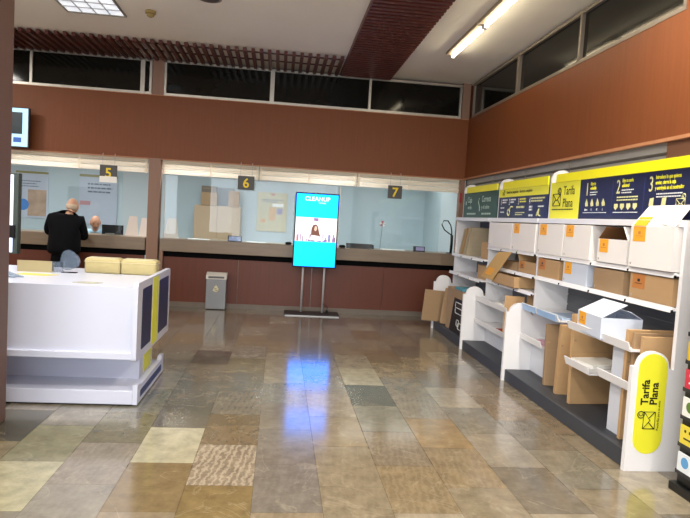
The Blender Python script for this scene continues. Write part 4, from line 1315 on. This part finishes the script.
def person(label, loc, rz, pose, skin, top, trousers, shoes, hair, face_yaw=0.0, nod=0.0, parts=None):
    t = thing('person', label, 'person', loc, rz)
    p = pose
    bm = bmesh.new()

    def addmesh(me):
        bm.from_mesh(me)
        bpy.data.meshes.remove(me)
    hip, chest, neck, head = p['hip'], p['chest'], p['neck'], p['head']
    # continuous body: torso, neck, arms, legs
    seq = [([hip + (0.11,), tuple((Vector(hip) * 0.5 + Vector(chest) * 0.5)) + (0.09,), chest + ((0.12, 0.08),), tuple(Vector(neck) - Vector((0, 0, 0.05))) + (0.05,), neck + (0.055,), tuple(Vector(head) - Vector((0, 0, 0.03))) + (0.06,)], None)]
    for s in ('L', 'R'):
        sh, el, wr = p['sh' + s], p['el' + s], p['wr' + s]
        seq.append(([sh + (0.045,), el + (0.04,), wr + (0.028,)], 2))
    for s in ('L', 'R'):
        hj, kn, an, toe = p['hj' + s], p['kn' + s], p['an' + s], p['toe' + s]
        seq.append(([hj + (0.085,), kn + (0.055,), an + (0.038,), toe + (0.03,)], 0))
    V, E_, Q = chain(seq)
    addmesh(skinned('tmp', V, E_, Q, None))
    for s in ('L', 'R'):
        for c in hand_chains(p['wr' + s], p['hd' + s], p['th' + s], 0.6):
            V, E_, Q = chain([(c, None)])
            addmesh(skinned('tmp', V, E_, Q, None, 1))
        # palm
        wr = Vector(p['wr' + s])
        f = Vector(p['hd' + s]).normalized()
        V, E_, Q = chain([([(wr - f * 0.01)[:] + ((0.026, 0.02),), (wr + f * 0.045)[:] + ((0.036, 0.016),), (wr + f * 0.085)[:] + ((0.034, 0.014),)], None)])
        addmesh(skinned('tmp', V, E_, Q, None, 2))
    mt = head_bm(bm, Vector(head) + Vector((0, 0, 0.02)), 0.235, face_yaw, nod)
    me = bpy.data.meshes.new('body')
    for f in bm.faces:
        f.smooth = True
    bm.to_mesh(me)
    bm.free()
    me.materials.append(skin)
    o = bpy.data.objects.new('body', me)
    COL.objects.link(o)
    o.parent = t
    # eyes
    for sx in (-1, 1):
        b = bmesh.new()
        bmesh.ops.create_uvsphere(b, u_segments=10, v_segments=8, radius=0.011)
        for v in b.verts:
            v.co = mt @ (v.co + Vector((sx * 0.036, -0.083, 0.014)))
        me = bpy.data.meshes.new('eye')
        b.to_mesh(me)
        b.free()
        me.materials.append(mat('dark_eye', '2a2420', 0.3))
        e = bpy.data.objects.new('eye', me)
        COL.objects.link(e)
        e.parent = t
    # hair: fringe round the back and sides
    b = bmesh.new()
    bmesh.ops.create_uvsphere(b, u_segments=28, v_segments=18, radius=0.5)
    s = 0.235
    dele = [v for v in b.verts if not (v.co.z < 0.16 and v.co.z > -0.30 and v.co.y > -0.10 + 0.25 * abs(v.co.z))]
    bmesh.ops.delete(b, geom=dele, context='VERTS')
    for v in b.verts:
        x, y, z = v.co
        w_ = 0.70 if z > -0.1 else 0.70 - 0.5 * (-0.1 - z)
        if z < -0.12 and y > 0:
            y *= max(0.35, 1 + (z + 0.12) * 1.5)
        v.co = mt @ Vector((x * w_ * s, y * 0.89 * s, z * s))
    me = bpy.data.meshes.new('hair')
    for f in b.faces:
        f.smooth = True
    b.to_mesh(me)
    b.free()
    me.materials.append(hair)
    ho = bpy.data.objects.new('hair', me)
    COL.objects.link(ho)
    ho.parent = t
    sm = ho.modifiers.new('thick', 'SOLIDIFY')
    sm.thickness = 0.006
    # garments
    g = p['garment']
    hv, cv, nv = Vector(hip), Vector(chest), Vector(neck)
    low = hv + Vector(p.get('hem', (0, 0, -0.18)))
    tors = [tuple(cv) + (g['chest'],), tuple(cv * 0.5 + hv * 0.5) + (g['waist'],), tuple(hv) + (g['hip'],), tuple(low) + (g['hemr'],)]
    seq = [(tors, None), ([tuple(cv * 0.45 + nv * 0.55) + ((0.15, 0.10),), tuple(cv * 0.02 + nv * 0.98) + ((0.078, 0.074),)], 0)]
    for s in ('L', 'R'):
        sh, el, wr = [Vector(p[k + s]) for k in ('sh', 'el', 'wr')]
        we = el + (wr - el) * g['sleeve']
        seq.append(([tuple(sh) + (g['arm'],), tuple(sh * 0.5 + el * 0.5) + (g['arm'] * 0.88,), tuple(el) + (g['arm'] * 0.8,), tuple(we) + (g['arm'] * 0.62,)], 0))
    V, E_, Q = chain(seq)
    me = skinned('top', V, E_, Q, None)
    me.materials.clear()
    me.materials.append(top)
    jo = bpy.data.objects.new(g['name'], me)
    COL.objects.link(jo)
    jo.parent = t
    seq = [([tuple(hv + Vector((0, 0, 0.06))) + ((0.16, 0.12),), tuple(hv) + ((0.165, 0.125),)], None)]
    for s in ('L', 'R'):
        hj, kn, an = [Vector(p[k + s]) for k in ('hj', 'kn', 'an')]
        seq.append(([tuple(hj) + (0.10,), tuple(hj * 0.5 + kn * 0.5) + (0.088,), tuple(kn) + (0.072,), tuple(an + (kn - an) * 0.06) + (0.062,)], 1))
    V, E_, Q = chain(seq)
    me = skinned('trousers', V, E_, Q, None)
    me.materials.clear()
    me.materials.append(trousers)
    jo = bpy.data.objects.new('trousers', me)
    COL.objects.link(jo)
    jo.parent = t
    for s in ('L', 'R'):
        an, toe = Vector(p['an' + s]), Vector(p['toe' + s])
        d_ = (toe - an)
        d_.z = 0
        d_.normalize()
        a0 = Vector((an.x, an.y, 0.042 + p.get('z0', 0)))
        V, E_, Q = chain([([tuple(a0 - d_ * 0.06) + (0.040,), tuple(a0 + d_ * 0.06) + (0.046,), tuple(a0 + d_ * 0.17) + ((0.046, 0.034),)], None)])
        me = skinned('shoe', V, E_, Q, None)
        me.materials.clear()
        me.materials.append(shoes)
        so = bpy.data.objects.new('shoe', me)
        COL.objects.link(so)
        so.parent = t
    return t


SKIN = mat('skin', 'c99a80', 0.55, var=0.06)
SUIT = mat('black_suit', '090a0f', 0.85, var=0.15, scale=(20, 20, 20), spec=0.15)
# local frame: the person faces +y (towards the counter) for the customer
cust = dict(hip=(0, 0.0, 0.86), chest=(0.0, 0.06, 1.20), neck=(0.03, 0.10, 1.38), head=(0.05, 0.16, 1.43),
            shL=(-0.20, 0.06, 1.28), elL=(-0.28, 0.14, 1.06), wrL=(-0.14, 0.37, 1.09), hdL=(0.5, 0.9, -0.1), thL=(1, -0.4, 0),
            shR=(0.19, 0.09, 1.26), elR=(0.22, 0.18, 1.00), wrR=(0.08, 0.40, 1.085), hdR=(-0.4, 0.9, -0.1), thR=(-1, -0.4, 0),
            hjL=(-0.10, 0.0, 0.80), knL=(-0.11, 0.04, 0.45), anL=(-0.12, 0.0, 0.09), toeL=(-0.15, 0.15, 0.04),
            hjR=(0.10, 0.0, 0.80), knR=(0.12, 0.05, 0.45), anR=(0.13, 0.02, 0.09), toeR=(0.17, 0.17, 0.04),
            hem=(0, -0.01, -0.13),
            garment=dict(name='suit_jacket', chest=(0.215, 0.16), waist=(0.225, 0.16), hip=(0.25, 0.18), hemr=(0.25, 0.18), arm=0.085, sleeve=0.9))
for k in ('head', 'neck'):
    pass
person('balding white-haired man in a black suit seen from behind at the counter', (-3.03, 8.98, 0), 0, cust,
       mat('pale_skin', 'd3a58a', 0.55, var=0.08, scale=(30, 30, 30)), SUIT, SUIT, mat('black_shoe', '0d0d0f', 0.3), mat('white_hair', 'd2bfa8', 0.8), face_yaw=math.pi - 0.25, nod=R(10))
seat = 0.50
clerk = dict(hip=(0, 0.0, 0.60), chest=(0.0, -0.10, 0.97), neck=(0.0, -0.16, 1.10), head=(0.01, -0.21, 1.18),
             shL=(-0.19, -0.10, 1.05), elL=(-0.25, -0.18, 0.80), wrL=(-0.12, -0.37, 0.90), hdL=(0.3, -0.6, 0.0), thL=(1, 0.2, 0),
             shR=(0.19, -0.10, 1.05), elR=(0.25, -0.18, 0.80), wrR=(0.12, -0.37, 0.90), hdR=(-0.3, -0.6, 0.0), thR=(-1, 0.2, 0),
             hjL=(-0.10, -0.03, 0.58), knL=(-0.12, -0.1, 0.50), anL=(-0.13, 0.02, 0.10), toeL=(-0.14, -0.13, 0.04),
             hjR=(0.10, -0.03, 0.58), knR=(0.12, -0.1, 0.50), anR=(0.13, 0.02, 0.10), toeR=(0.14, -0.13, 0.04),
             hem=(0, 0.0, -0.02),
             garment=dict(name='shirt', chest=(0.19, 0.125), waist=(0.175, 0.13), hip=(0.175, 0.14), hemr=(0.17, 0.13), arm=0.068, sleeve=0.9))
person('bald clerk in a light blue shirt looking down behind the counter', (-3.03, 10.6, 0), 0, clerk,
       mat('tan_skin', 'b88468', 0.55, var=0.06), mat('light_blue_shirt', '9fc0d4', 0.7), mat('dark_trousers', '25262c', 0.8), mat('black_shoe', '0d0d0f', 0.3), mat('grey_hair', '6f6258', 0.8), face_yaw=0.35, nod=R(22))
